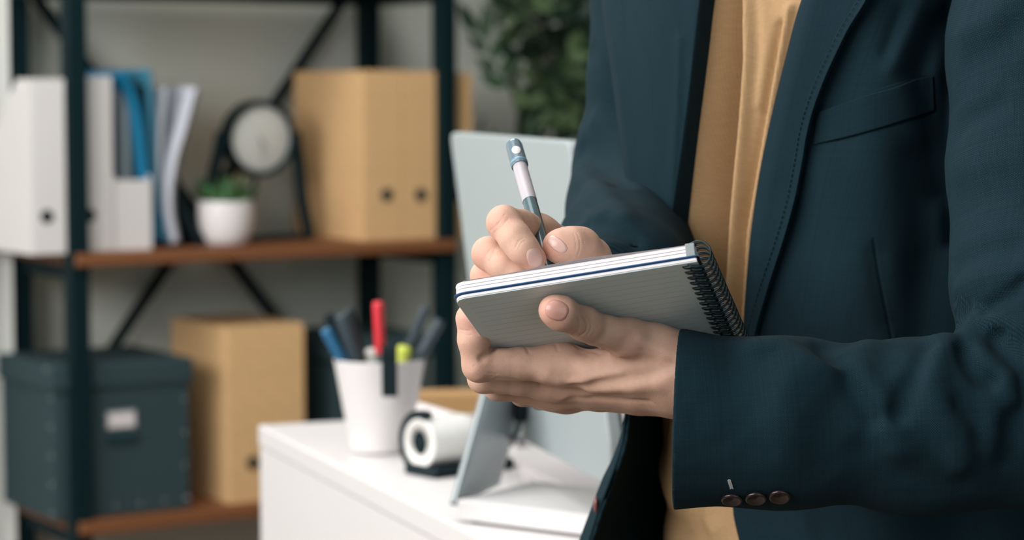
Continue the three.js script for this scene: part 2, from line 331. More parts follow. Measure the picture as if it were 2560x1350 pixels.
/* ------------------------------------------------------------------ shelf unit */
const NF = -3.94, NK = -4.235;
const uL = onN(190, 600, NF)[0], uRt = onN(1111, 500, NF)[0];
const yMid = onN(378, 627, NF + 0.015)[1], yLow = onN(410, 1283, NF + 0.015)[1], yTop = 2 * yMid - yLow + 0.028;
{
  const t = thing('shelf_unit', 'tall open shelf unit with black metal frame and brown wooden shelves', 'shelf', room(uL, 0, NF), TH);
  const w = uRt - uL, dk = NK - NF, P = 0.036;
  const uBL = onN(47, 500, NK)[0] - uL, uBR = onN(920, 80, NK)[0] - uL;
  for (const [u, n] of [[0, 0], [w, 0], [uBL, dk], [uBR, dk]]) part('post', rbox(P, 1.95, P, u, 0.975, n), M.black, t);
  for (const y of [yTop, yMid, yLow, 0.14]) {
    part('shelf_board', rbox(w + 0.02, 0.022, -dk + 0.03, w / 2, y - 0.011, dk / 2 + 0.018, 0.002), M.wood, t);
    for (const [u, v] of [[0, uBL], [w, uBR]]) part('side_rail', bar(V(u, y - 0.036, -0.01), V(v, y - 0.036, dk), 0.02, 0.026), M.black, t);
    part('rear_rail', bar(V(uBL, y - 0.036, dk), V(uBR, y - 0.036, dk), 0.012, 0.024), M.black, t);
  }
  const b = (x0, y0, x1, y1, off) => { const p = onN(x0, y0, NK), q = onN(x1, y1, NK); part('brace', bar(V(p[0] - uL, p[1], dk + off), V(q[0] - uL, q[1], dk + off), 0.006, 0.024), M.black, t); };
  b(60, -54, 900, 1072, -0.012); b(900, -45, 60, 1222, -0.02);
}
// a file box seen at pixels x0..x1 of its front, standing on a shelf: group at its base centre, front face towards the room
function onShelf(name, label, cat, x0, x1, yPix, y, front, depth, group) {
  const u0 = onN(x0, yPix, front)[0], u1 = onN(x1, yPix, front)[0];
  const t = thing(name, label, cat, room((u0 + u1) / 2, y, front - depth / 2), TH, group); t.userData.w = u1 - u0; return t;
}
function fileShape(w, h, d, front, back, cut) {            // magazine file: side walls with a sloped cut, tall or low end to the front
  const th = 0.003, side = (x) => { const s = new THREE.Shape(); const z0 = d / 2, z1 = -d / 2; s.moveTo(z0, 0); s.lineTo(z0, front); if (front > back) { s.lineTo(z0 - d * cut, front); s.lineTo(z1, back); } else { s.lineTo(z1 + d * cut, back); s.lineTo(z1, back); } s.lineTo(z1, 0); s.closePath(); return shift(new THREE.ExtrudeGeometry(s, { depth: th, bevelEnabled: false }).rotateY(-Math.PI / 2), x, 0, 0); };
  return { sides: [side(-w / 2 + th), side(w / 2)], front: rbox(w, front, th * 1.4, 0, front / 2, d / 2, 0.0015), back: rbox(w - 0.004, back, th, 0, back / 2, -d / 2 + 0.002, 0.001), floor: rbox(w - 0.004, th, d - 0.004, 0, th / 2 + 0.001, 0) };
}
const ringM = std(lin(0.10, 0.095, 0.075), 0.45, { metalness: 0.6 }), holeM = std(lin(0.01, 0.015, 0.015), 0.9);
function fingerHole(t, x, y, z, r, m = ringM) {
  part('finger_hole', join([shift(new THREE.TorusGeometry(r, r * 0.28, 10, 28), x, y, z), shift(new THREE.CylinderGeometry(r, r, 0.002, 28).rotateX(Math.PI / 2), x, y, z)]), m === ringM ? m : holeM, t);
}
function magazineFile(label, x0, x1, yT, yB, y, front, d, m, hole, tall = true, group) {
  const t = onShelf('magazine_file', label, 'file', x0, x1, yB, y, front, d, group), w = t.userData.w;
  const h = onN((x0 + x1) / 2, yT, front)[1] - y;
  const g = tall ? fileShape(w, h, d, h, h * 0.42, 0.22) : fileShape(w, h, d, h, 0.3, 0.25);
  part('spine', g.front, m, t); part('back_panel', g.back, m, t); part('bottom_panel', g.floor, m, t); for (const s of g.sides) part('side_panel', s, m, t);
  if (hole) { const q = onN(hole[0], hole[1], front); const c = onN((x0 + x1) / 2, yB, front)[0]; fingerHole(t, q[0] - c, q[1] - y, d / 2 + 0.002, 0.0095, holeM); }
  return t;
}
const FR = NF - 0.02;
magazineFile('white magazine file with a dark round finger hole, left of the front post', 80, 166, 197, 640, yMid, NF + 0.005, 0.27, M.whiteCard, [116, 541]);
magazineFile('white magazine file with its tall back beside the front post, half hidden by it', 196, 284, 190, 634, yMid, FR, 0.25, M.whiteCard, [222, 538]);
{
  const t = magazineFile('white magazine file turned with its low end forward, dark folders inside', 288, 380, 450, 626, yMid, FR, 0.25, M.whiteCard, null, false);
  t.name = 'magazine_file_002';
  const d = [['grey folder standing in the low-fronted white magazine file', 299, std(lin(0.25, 0.3, 0.32), 0.7), 205, 0.012], ['dark grey folder standing in the low-fronted white magazine file', 314, M.charcoal, 200, 0.014], ['black folder at the right inside the low-fronted white magazine file', 336, M.blackSoft, 215, 0.02]];
  for (const [lab, x, m, yT, w] of d) {
    const q = onN(x, yT, FR - 0.06), f = tag(new THREE.Group(), lab, 'folder', 'folders in the white magazine file'); f.name = numbered('folder'); scene.add(f);
    f.position.copy(room(q[0], yMid + 0.004, FR - 0.135)); f.rotation.y = TH;
    const h = q[1] - yMid - 0.004;
    part('cover', join([rbox(0.0018, h, 0.2, -w / 2, h / 2, 0), rbox(0.0018, h, 0.2, w / 2, h / 2, 0), rbox(w, h, 0.002, 0, h / 2, 0.1)]), m, f);
    part('papers', rbox(w - 0.004, h - 0.01, 0.19, 0, (h - 0.01) / 2, -0.003), M.paper, f);
  }
}
// leaning and curved folders and papers: a sheet swept along a profile of pixels, running back into the shelf
function leaning(name, label, cat, pts, front, depth, thick, m, group) {
  const P = pts.map(([x, y]) => { const q = onN(x, y, front); return V(q[0], Math.max(q[1], yMid + 0.0015), 0); });
  const base = P[P.length - 1].clone(), t = thing(name, label, cat, room(base.x, base.y, front), TH, group);
  const c = new THREE.CatmullRomCurve3(P.map((p) => p.clone().sub(base)));
  part('cover', sheet(4, 40, (s, v) => { const p = c.getPoint(v); return V(p.x, p.y, -s * depth); }, thick, (s, v) => [s * depth, v * 0.3]), m, t);
  return t;
}
const blue = std(lin(0.006, 0.22, 0.42), 0.5), blue2 = std(lin(0.08, 0.34, 0.50), 0.5);
const fl = NF - 0.03;
leaning('folder', 'bright blue document folder leaning beside the white files', 'folder', [[318, 175], [352, 260], [372, 400], [384, 500], [402, 604]], fl, 0.22, 0.016, blue);
leaning('folder', 'lighter blue folder leaning on the bright blue one', 'folder', [[378, 172], [384, 260], [391, 400], [402, 500], [424, 604]], fl - 0.01, 0.22, 0.006, blue2);
const wp = std(lin(0.62, 0.64, 0.72), 0.8);
leaning('paper_stack', 'pale grey loose papers standing beside the blue folders', 'papers', [[424, 218], [412, 340], [408, 450], [424, 560], [442, 605]], fl - 0.01, 0.21, 0.010, std(lin(0.42, 0.46, 0.5), 0.8));
leaning('paper_stack', 'white papers bent in a curve, outermost beside the blue folders', 'papers', [[500, 222], [474, 320], [446, 420], [438, 520], [452, 606]], fl - 0.005, 0.21, 0.016, wp);
leaning('folder', 'black folder slumped behind the white plant pot', 'folder', [[448, 440], [462, 500], [490, 560], [518, 604]], fl - 0.02, 0.2, 0.02, M.blackSoft);
{ // small plant in a white pot
  const c = onN(586, 606, NF - 0.02), t = thing('potted_plant', 'small green plant in a rounded white pot below the clock', 'plant', room(c[0], yMid, NF - 0.055), TH);
  const k = 4.37 / F, R = 71 * k, h = 113 * k;
  part('pot', lathe([[0, 0], [R * 0.62, 0], [R * 0.8, h * 0.08], [R * 0.95, h * 0.32], [R, h * 0.65], [R * 0.98, h * 0.98], [R * 0.95, h], [R * 0.91, h * 0.97], [R * 0.9, h * 0.8], [0, h * 0.8]]), phys(lin(0.80, 0.77, 0.77), 0.35), t);
  part('soil', lathe([[0, h * 0.82], [R * 0.9, h * 0.81]]), std(lin(0.03, 0.022, 0.015), 1), t);
  const lf = new THREE.SphereGeometry(1, 10, 6).scale(0.009, 0.0026, 0.02).translate(0, 0, 0.018);
  for (let i = 0; i < 46; i++) {
    const m = part('leaf', lf, std(lin(0.02 + 0.03 * rnd(), 0.075 + 0.06 * rnd(), 0.03), 0.6), t), a = rnd() * 6.28, r = R * 0.8 * Math.sqrt(rnd());
    m.position.set(Math.cos(a) * r, h * (0.93 + 0.3 * rnd()), Math.sin(a) * r); m.rotation.set(-rnd() * 1.2, a, 0, 'YXZ');
  }
}
{ // round clock on a splayed stand
  const n = NF - 0.13, c = onN(646, 345, n), k = 4.45 / F, t = thing('table_clock', 'round white-faced clock in a black frame on splayed black legs', 'clock', room(c[0], yMid, n), TH);
  const cy = c[1] - yMid, R = 97 * k;
  part('frame', lathe([[R * 0.86, -0.018], [R, -0.018], [R, 0.016], [R * 0.97, 0.02], [R * 0.88, 0.016], [R * 0.86, 0.01]]).rotateX(Math.PI / 2).translate(0, cy, 0), M.black, t);
  const face = part('dial', lathe([[0, -0.014], [R * 0.9, -0.014], [R * 0.9, 0.006], [0, 0.006]]).rotateX(Math.PI / 2).translate(0, cy, 0), std(lin(0.66, 0.67, 0.63), 0.6), t);
  const tick = std(lin(0.25, 0.26, 0.25), 0.6);
  for (let i = 0; i < 12; i++) part('hour_mark', rbox(0.0018, 0.005, 0.001, 0, R * 0.76, 0.0065, 0.0004).rotateZ(i * Math.PI / 6).translate(0, cy, 0), tick, face);
  part('hour_hand', rbox(0.003, R * 0.5, 0.001, 0, R * 0.17, 0.008, 0.0004).rotateZ(-2.6).translate(0, cy, 0), tick, face); part('minute_hand', rbox(0.002, R * 0.62, 0.001, 0, R * 0.25, 0.0092, 0.0004).rotateZ(3.3).translate(0, cy, 0), tick, face);
  const L = (x, y) => { const q = onN(x, y, n); return V(q[0] - c[0], q[1] - yMid, 0); };
  const base = 0.006;
  part('leg', tube([L(556, 330), L(538, 420), L(520, 500), V(L(505, 590).x, base, 0.01)], 0.0115, 24), M.black, t);
  part('leg', tube([L(737, 330), L(748, 420), L(756, 500), V(L(768, 590).x, base, 0.01)], 0.0115, 24), M.black, t);
  part('foot_bar', tube([V(L(505, 590).x, base, 0.01), V(0, base, 0.014), V(L(768, 590).x, base, 0.01)], 0.006, 20), M.black, t);
  part('rear_leg', tube([V(0, cy - R * 0.9, -0.01), V(0, base, -0.05)], 0.005, 8), M.black, t);
}
function boxFile(label, x0, x1, yT, yB, y, front, d, hole, group) {
  const t = onShelf('box_file', label, 'file', x0, x1, yB, y, front, d, group), w = t.userData.w, h = onN((x0 + x1) / 2, yT, front)[1] - y, th = 0.003;
  part('spine', rbox(w, h, th * 1.3, 0, h / 2, d / 2, 0.0015), M.card, t);
  part('side_panel', rbox(th, h - 0.001, d, -w / 2 + th / 2, h / 2, 0, 0.001), M.card, t); part('side_panel', rbox(th, h - 0.001, d, w / 2 - th / 2, h / 2, 0, 0.001), M.card, t);
  part('lid', rbox(w - 0.002, th, d - 0.002, 0, h - th / 2 - 0.001, 0, 0.001), M.card, t); part('back_panel', rbox(w - 0.002, h - 0.002, th, 0, h / 2, -d / 2, 0.001), M.card, t); part('bottom_panel', rbox(w - 0.002, th, d - 0.002, 0, th / 2, 0, 0.001), M.card, t);
  if (hole) { const q = onN(hole[0], hole[1], front), c = onN((x0 + x1) / 2, yB, front)[0]; fingerHole(t, q[0] - c, q[1] - y, d / 2 + 0.0022, 0.0105); }
  return t;
}
boxFile('brown cardboard box file with a finger hole, leftmost of the three beside the right post', 908, 1006, 176, 608, yMid, NF - 0.005, 0.275, [965, 487]);
boxFile('brown cardboard box file with a finger hole, between its neighbour and the right post', 1008, 1094, 178, 604, yMid, NF - 0.005, 0.275, [1050, 487]);
boxFile('brown cardboard box file partly hidden behind the black right post', 1097, 1180, 182, 600, yMid, NF - 0.005, 0.275, [1137, 487]);
boxFile('brown cardboard box file with a finger hole standing beside the charcoal storage box', 572, 762, 812, 1265, yLow, NF - 0.005, 0.24, [630, 1156]);
function storageBox(label, x0, x1, yT, yL, yB, front, d, withLabel) {
  const t = onShelf('storage_box', label, 'box', x0, x1, yB, yLow, front, d), w = t.userData.w, q = (y) => onN((x0 + x1) / 2, y, front)[1] - yLow, h = q(yT), hl = q(yL);
  part('body', rbox(w - 0.008, hl + 0.01, d - 0.008, 0, (hl + 0.01) / 2, 0, 0.004), M.charcoal, t);
  part('lid', rbox(w + 0.004, h - hl, d + 0.004, 0, (h + hl) / 2, 0, 0.005), M.charcoal, t);
  const rv = new THREE.SphereGeometry(0.0035, 12, 8), rm = std(lin(0.35, 0.38, 0.4), 0.25, { metalness: 1 });
  if (withLabel) {
    const c = onN((x0 + x1) / 2, yB, front)[0], p = onN(302, 1050, front), lab = part('label_holder', rbox(0.058, 0.034, 0.003, p[0] - c, p[1] - yLow, d / 2 - 0.003, 0.001), std(lin(0.5, 0.52, 0.54), 0.3, { metalness: 0.8 }), t);
    part('label_card', rbox(0.05, 0.026, 0.002, p[0] - c, p[1] - yLow, d / 2 - 0.0008, 0.0005), M.paper, lab);
    part('handle', rbox(0.06, 0.014, 0.008, p[0] - c, p[1] - yLow - 0.032, d / 2, 0.003), M.charcoalDark, t);
    for (const y of [930, 1003, 1074, 1146, 1217, 1288]) { const z = d / 2 - 0.018; part('rivet', shift(rv.clone(), -w / 2 + (y < 950 ? -0.002 : 0.004), q(y) + 0.012, z), rm, t); }
    for (let k = 0; k < 5; k++) part('rivet', shift(rv.clone(), -w / 2 + 0.07 + k * 0.048, 0.018, d / 2 - 0.004), rm, t);
    for (let k = 0; k < 4; k++) part('rivet', shift(rv.clone(), w / 2 - 0.014, 0.02 + k * 0.06, d / 2 - 0.004), rm, t);
  }
}
storageBox('charcoal storage box with lid, rivets and a small metal label holder', 136, 484, 905, 968, 1300, NF - 0.002, 0.26, true);
storageBox('plain charcoal storage box on the lower shelf behind the pen cup', 836, 1082, 842, 900, 1230, NF - 0.02, 0.24, false);
{ // leafy floor plant right of the shelf
  const t = thing('floor_plant', 'tall leafy green plant standing by the wall right of the shelf', 'plant', room(2.72, 0, -3.86), TH);
  part('pot', lathe([[0, 0], [0.12, 0], [0.13, 0.02], [0.16, 0.3], [0.165, 0.32], [0.15, 0.32], [0.145, 0.28], [0, 0.28]]), M.white, t);
  part('soil', lathe([[0, 0.285], [0.145, 0.282]]), std(lin(0.03, 0.022, 0.015), 1), t);
  const bark = std(lin(0.06, 0.05, 0.035), 0.9);
  for (let k = 0; k < 4; k++) { const a = k * 1.7; part('stem', tube([V(0.03 * Math.cos(a), 0.28, 0.03 * Math.sin(a)), V(0.05 * Math.cos(a), 0.8, 0.05 * Math.sin(a)), V(0.12 * Math.cos(a), 1.35, 0.1 * Math.sin(a)), V(0.15 * Math.cos(a), 1.75, 0.13 * Math.sin(a))], 0.009, 20, 8), bark, t); }
  const shp = new THREE.Shape(); shp.moveTo(0, 0); shp.bezierCurveTo(0.014, 0.008, 0.015, 0.028, 0, 0.05); shp.bezierCurveTo(-0.015, 0.028, -0.014, 0.008, 0, 0);
  const one = new THREE.ShapeGeometry(shp, 6), p = one.attributes.position; for (let i = 0; i < p.count; i++) { const x = p.getX(i), y = p.getY(i); p.setZ(i, 0.3 * Math.abs(x) - 5 * y * y); } one.computeVertexNormals();
  const sprig = [0, 1, 2].map((v) => join([tube([V(0, 0, 0), V(0.003, 0.05, -0.004), V(0, 0.1, -0.02)], 0.0012, 6, 5), ...[0, 1, 2, 3, 4, 5, 6].map((k) => { const g = one.clone().rotateX(-0.4 + 0.25 * rnd()); g.rotateZ((k % 2 ? 1 : -1) * (k === 6 ? 0.1 : 0.75 + 0.4 * rnd())).rotateY(rnd() - 0.5); return shift(g, 0, 0.012 + k * 0.0145, -0.002 * k); })]));
  const lm = [[0.022, 0.062, 0.032], [0.045, 0.11, 0.05], [0.012, 0.04, 0.026], [0.10, 0.17, 0.075]].map((c) => phys(lin(...c), 0.5, { transmission: 0.2, thickness: 0, side: THREE.DoubleSide }));
  for (let i = 0; i < 295; i++) {
    const m = part('sprig', sprig[i % 3], lm[Math.floor(rnd() * 4)], t), a = rnd() * 6.283, y = 0.95 + 0.85 * rnd(), r = 0.31 * Math.sqrt(rnd()) * (0.8 + 0.2 * Math.sin(y * 9));
    m.position.set(Math.cos(a) * r, y, Math.sin(a) * r * 0.9); m.rotation.set(0.9 - 2.2 * rnd(), a + (rnd() - 0.5) * 1.8, rnd() * 1.4 - 0.7, 'YXZ'); m.scale.setScalar(0.9 + 0.5 * rnd());
  }
}

/* ------------------------------------------------------------------ desk and the things on it */
const DY = 0.835, DT = Math.atan(0.38), dC = onPlane(645, 1062, DY);
const dS = V(Math.cos(DT), 0, -Math.sin(DT)), dL = V(Math.sin(DT), 0, Math.cos(DT));     // across the desk, and along it towards the camera
{
  const t = thing('desk', 'plain white desk with closed side panels holding the pen cup', 'desk', V(dC.x, 0, dC.z), DT), w = 0.72, l = 0.86;
  part('desktop', rbox(w, 0.026, l, w / 2, DY - 0.013, l / 2, 0.003), M.white, t);
  part('side_panel', rbox(0.02, DY - 0.027, l - 0.004, 0.0115, (DY - 0.027) / 2, l / 2, 0.002), M.white, t);
  part('side_panel', rbox(0.02, DY - 0.027, l - 0.004, w - 0.0115, (DY - 0.027) / 2, l / 2, 0.002), M.white, t);
  part('end_panel', rbox(w - 0.044, DY - 0.03, 0.02, w / 2, (DY - 0.03) / 2, 0.013, 0.002), M.white, t);
}
{ // wooden chair beyond the desk
  const p = at(1165, 970, 3.42), top = p.y, t = thing('chair', 'brown wooden chair with a solid backrest behind the white desk', 'chair', V(p.x + 0.08, 0, p.z), 0.12);
  part('backrest', rbox(0.4, 0.3, 0.022, 0, top - 0.15, 0, 0.01), M.wood2 = std(lin(0.46, 0.27, 0.115), 0.6), t);
  part('seat', rbox(0.42, 0.03, 0.4, 0, 0.45, -0.2, 0.01), M.wood2, t);
  for (const [x, z, h] of [[-0.18, -0.01, top - 0.1], [0.18, -0.01, top - 0.1], [-0.18, -0.37, 0.44], [0.18, -0.37, 0.44]]) part('leg', rbox(0.034, h, 0.03, x, h / 2, z - 0.012, 0.006), M.wood2, t);
}
{ // pen cup and what stands in it
  const b = onPlane(950, 1128, DY), z = -b.z, k = z / F, R = 115 * k, r = 74 * k, h = 236 * k;
  const t = thing('pen_cup', 'white tapered pen cup full of markers on the desk', 'cup', b, 0.3);
  part('cup', lathe([[0, 0.001], [r - 0.003, 0.001], [r, 0.004], [R, h - 0.001], [R - 0.001, h], [R - 0.003, h - 0.001], [r - 0.002, 0.006], [0, 0.006]], 64), phys(lin(0.76, 0.73, 0.73), 0.4), t);
  const pen = (label, foot, top, rad, m, capM, capFrac, extra) => {   // foot: px offset on the cup floor, top: pixel of the pen's end, depth offset
    const a = b.clone().add(V(foot[0] * k, 0.009, foot[1])), c = at(top[0], top[1], z + top[2]), L = a.distanceTo(c), t2 = thing('marker_pen', label, 'pen', a);
    t2.quaternion.setFromUnitVectors(V(0, 1, 0), c.clone().sub(a).normalize());
    const cut = L * (1 - capFrac);
    part('barrel', lathe([[0, 0], [rad * 0.5, 0.002], [rad * 0.92, 0.012], [rad * 0.92, cut], [0, cut]], 20), m, t2);
    part('cap', lathe([[0, cut], [rad, cut], [rad, L - 0.004], [rad * 0.8, L], [0, L]], 20), capM, t2);
    if (extra) part('pocket_clip', rbox(0.004, L * capFrac * 0.8, 0.002, 0, L - L * capFrac * 0.42, rad + 0.0018, 0.0008), capM, t2);
  };
  const red = std(lin(0.80, 0.045, 0.065), 0.45), grey = std(lin(0.07, 0.095, 0.11), 0.5), dark = std(lin(0.012, 0.024, 0.03), 0.5), slate = std(lin(0.03, 0.05, 0.064), 0.5), bl = std(lin(0.02, 0.13, 0.26), 0.5), yel = std(lin(0.55, 0.62, 0.09), 0.5), wht = std(lin(0.6, 0.6, 0.58), 0.5);
  pen('dark pen with a bright red cap, tallest in the middle of the cup', [10, 0.0], [945, 755, 0.0], 0.0062, grey, red, 0.36, true);
  pen('thick dark marker leaning left in front of the others', [12, 0.016], [852, 785, -0.005], 0.0085, dark, slate, 0.42);
  pen('black marker leaning far left over the cup rim', [20, -0.005], [818, 785, 0.02], 0.0068, dark, M.blackSoft, 0.3);
  pen('blue pen leaning left at the edge of the cup', [24, 0.012], [812, 822, -0.01], 0.0066, grey, bl, 0.3);
  pen('second thick black marker leaning left', [14, 0.0], [868, 772, 0.02], 0.0078, dark, dark, 0.4);
  pen('dark slate pen leaning right, upper of the two at the right', [-20, -0.012], [1064, 768, 0.02], 0.0062, dark, slate, 0.5);
  pen('dark slate pen leaning furthest right, lower of the two', [-26, 0.01], [1102, 800, 0.0], 0.0066, slate, slate, 0.5);
  pen('black marker standing at the right inside the cup', [-10, -0.015], [1030, 850, 0.02], 0.0075, dark, dark, 0.4);
  pen('yellow-green highlighter standing in the cup', [6, 0.012], [1012, 866, -0.008], 0.0088, yel, yel, 0.45);
  pen('white pen standing low in the cup', [-6, -0.006], [928, 872, 0.01], 0.008, wht, wht, 0.4);
  { // black clip hooked over the front rim
    const t3 = thing('binder_clip', 'black clip hooked over the front rim of the pen cup', 'clip', at(974, 936, z - R - 0.002)), hh = 112 * k;
    const tilt = -Math.atan((R - r) / h);
    part('clip_plate', rbox(0.0178, hh, 0.004, 0, 0, 0.001, 0.0015).rotateX(-tilt), M.blackSoft, t3); part('clip_hook', rbox(0.0178, 0.012, 0.006, 0, hh / 2 + 0.002, 0.006, 0.0015), M.blackSoft, t3);
  }
}
{ // rolled paper along the back of the desk
  const a = onPlane(1046, 1040, DY), c = onPlane(1216, 1092, DY), L = a.distanceTo(c), t = thing('paper_roll', 'white roll of paper lying along the back of the desk', 'paper', a.clone().setY(DY + 0.009));
  t.quaternion.setFromUnitVectors(V(0, 1, 0), c.clone().sub(a).normalize());
  part('roll', lathe([[0.006, 0], [0.0085, 0], [0.0085, L + 0.1], [0.006, L + 0.1], [0.006, 0]], 32), M.paper, t); part('core', lathe([[0.0053, 0.003], [0.0057, 0.003], [0.0057, L + 0.09], [0.0053, L + 0.09]], 24), M.whiteCard, t);
}
{ // tape dispenser: black cradle with a big white roll, its open face turned to the left
  const b = onPlane(1104, 1182, DY), k = -b.z / F, t = thing('tape_dispenser', 'white tape roll in a black dispenser beside the silver monitor stand', 'tape dispenser', b, -0.86);
  const R = 62 * k, cy = R + 0.009, w = 0.062;
  const s = new THREE.Shape(); s.absarc(0, cy, R + 0.0075, Math.PI * 0.4, Math.PI * 1.5, false); s.lineTo(0.03, cy - R - 0.0075); s.lineTo(0.03, cy - R - 0.001); s.lineTo(0, cy - R - 0.0005); s.absarc(0, cy, R + 0.0005, Math.PI * 1.5, Math.PI * 0.4, true); s.closePath();
  part('cradle', shift(new THREE.ExtrudeGeometry(s, { depth: 0.009, bevelEnabled: true, bevelSize: 0.001, bevelThickness: 0.001, bevelSegments: 2, curveSegments: 32 }), 0, 0, w / 2 - 0.009), M.blackSoft, t);
  part('base', rbox(0.055, 0.012, w + 0.05, 0.004, 0.006, -0.022, 0.003), M.blackSoft, t);
  const roll = part('tape_roll', lathe([[R * 0.5, -w * 0.5], [R * 0.98, -w * 0.5], [R, -w * 0.47], [R, w * 0.47], [R * 0.98, w * 0.5], [R * 0.5, w * 0.5], [R * 0.5, -w * 0.5]], 64).rotateX(Math.PI / 2).translate(0, cy, 0), phys(lin(0.80, 0.79, 0.76), 0.4), t);
  part('hub', lathe([[0, -w * 0.42], [R * 0.49, -w * 0.47], [R * 0.49, w * 0.47], [0, w * 0.47]], 40).rotateX(Math.PI / 2).translate(0, cy, 0), M.black, roll);
}
{ // monitor seen from its back
  const BL = at(1240, 1044, 2.60), TL = at(1150, 334, 2.655), X = V(0.254, 0, 0.967).normalize(), Y = TL.clone().sub(BL), h = Y.length(); Y.normalize();
  const Z = X.clone().cross(Y).normalize(), Yo = Z.clone().cross(X).normalize(), t = thing('monitor', 'pale grey monitor seen from behind on a slanted silver metal stand', 'monitor', BL);
  const sh = h * Y.dot(X), wd = 0.47, basis = new THREE.Matrix4().makeBasis(X, Y.clone(), Z);
  const s = new THREE.Shape(), rr = 0.012; const q = (x, y) => s.lineTo(x, y);
  s.moveTo(rr, 0); q(wd - 0.05, 0); s.quadraticCurveTo(wd, 0, wd, 0.05); q(wd, h - rr); s.quadraticCurveTo(wd, h, wd - rr, h); q(rr, h); s.quadraticCurveTo(0, h, 0, h - rr); q(0, rr); s.quadraticCurveTo(0, 0, rr, 0);
  part('back_shell', new THREE.ExtrudeGeometry(s, { depth: 0.008, bevelEnabled: true, bevelSize: 0.002, bevelThickness: 0.003, bevelSegments: 3 }).applyMatrix4(basis), M.silver, t);
  part('screen', shift(new THREE.ExtrudeGeometry(s, { depth: 0.002, bevelEnabled: false }), 0, 0, -0.0055).applyMatrix4(basis), phys(lin(0.01, 0.012, 0.014), 0.15), t);
  // slanted leg on a thick foot plate, joined to the back by an arm
  const a0 = onPlane(1141, 1306, DY), b0 = onPlane(1240, 1256, DY), e = onPlane(1462, 1346, DY).sub(a0).normalize(), w = b0.clone().sub(a0).normalize(), wl = 0.13, o = a0.clone().sub(BL);
  const a1 = at(1226, 956, 2.34).sub(a0);
  part('stand_leg', sheet(8, 30, (s, v) => V(0, 0, 0).add(o).addScaledVector(w, s * wl).addScaledVector(a1, 1 - v).add(V(0, 0.016 * v, 0)), 0.007), M.alu, t);
  const th = 0.019, foot = new THREE.Shape([new THREE.Vector2(0.004, 0), new THREE.Vector2(0.2, 0), new THREE.Vector2(0.2, wl), new THREE.Vector2(0.004, wl)]);
  const g = new THREE.ExtrudeGeometry(foot, { depth: th - 0.002, bevelEnabled: true, bevelSize: 0.0015, bevelThickness: 0.001, bevelSegments: 2 }), m = new THREE.Matrix4().makeBasis(e, w.clone().addScaledVector(e, -w.dot(e)).normalize(), V(0, 1, 0)).setPosition(o.x, o.y + 0.0045, o.z);
  part('foot_plate', g.applyMatrix4(m), phys(lin(0.76, 0.74, 0.74), 0.3, { metalness: 0.1 }), t);
  for (const [x, y] of [[0.02, 0.015], [0.18, 0.015], [0.02, wl - 0.015], [0.18, wl - 0.015]]) part('rubber_foot', shift(new THREE.CylinderGeometry(0.006, 0.006, 0.004, 16), 0, 0.002, 0).applyMatrix4(new THREE.Matrix4().setPosition(o.clone().addScaledVector(e, x).addScaledVector(w, y))), M.blackSoft, t);
  part('stand_arm', bar(o.clone().add(a1).addScaledVector(w, wl - 0.02).add(V(0, -0.008, 0)), V(0, 0, 0).addScaledVector(X, 0.17).addScaledVector(Y, 0.06).addScaledVector(Z, 0.004), 0.03, 0.014, 0.005), M.alu, t);
}
{ const p = [at(1308, 1000, 2.42), at(1302, 1040, 2.42), at(1291, 1085, 2.43)], c = onPlane(1238, 1130, DY).add(V(0, 0.004, 0)), e = onPlane(1190, 1168, DY).add(V(0, 0.004, 0)), t = thing('power_cable', 'thin dark cable running down behind the stand to the desk', 'cable', p[0]);
  const pts = [...p, c, e].map((q) => q.clone().sub(p[0]));
  part('cord', tube(pts, 0.0028, 40), std(lin(0.06, 0.075, 0.08), 0.6), t); part('plug', bar(pts[0].clone().add(V(0, 0.01, 0)), pts[1].clone().lerp(pts[2], 0.3), 0.014, 0.012, 0.004), M.blackSoft, t); }
{ const c = onPlane(1560, 1200, DY), t = thing('paper_sheets', 'loose white sheets lying on the desk under the monitor', 'papers', c, 0.2);
  for (let k = 0; k < 3; k++) part('sheet', rbox(0.21, 0.0012, 0.26, k * 0.012, 0.0008 + k * 0.0014, -0.02 + k * 0.02, 0.0005).rotateY(0.12 * k - 0.1), M.paper, t); }

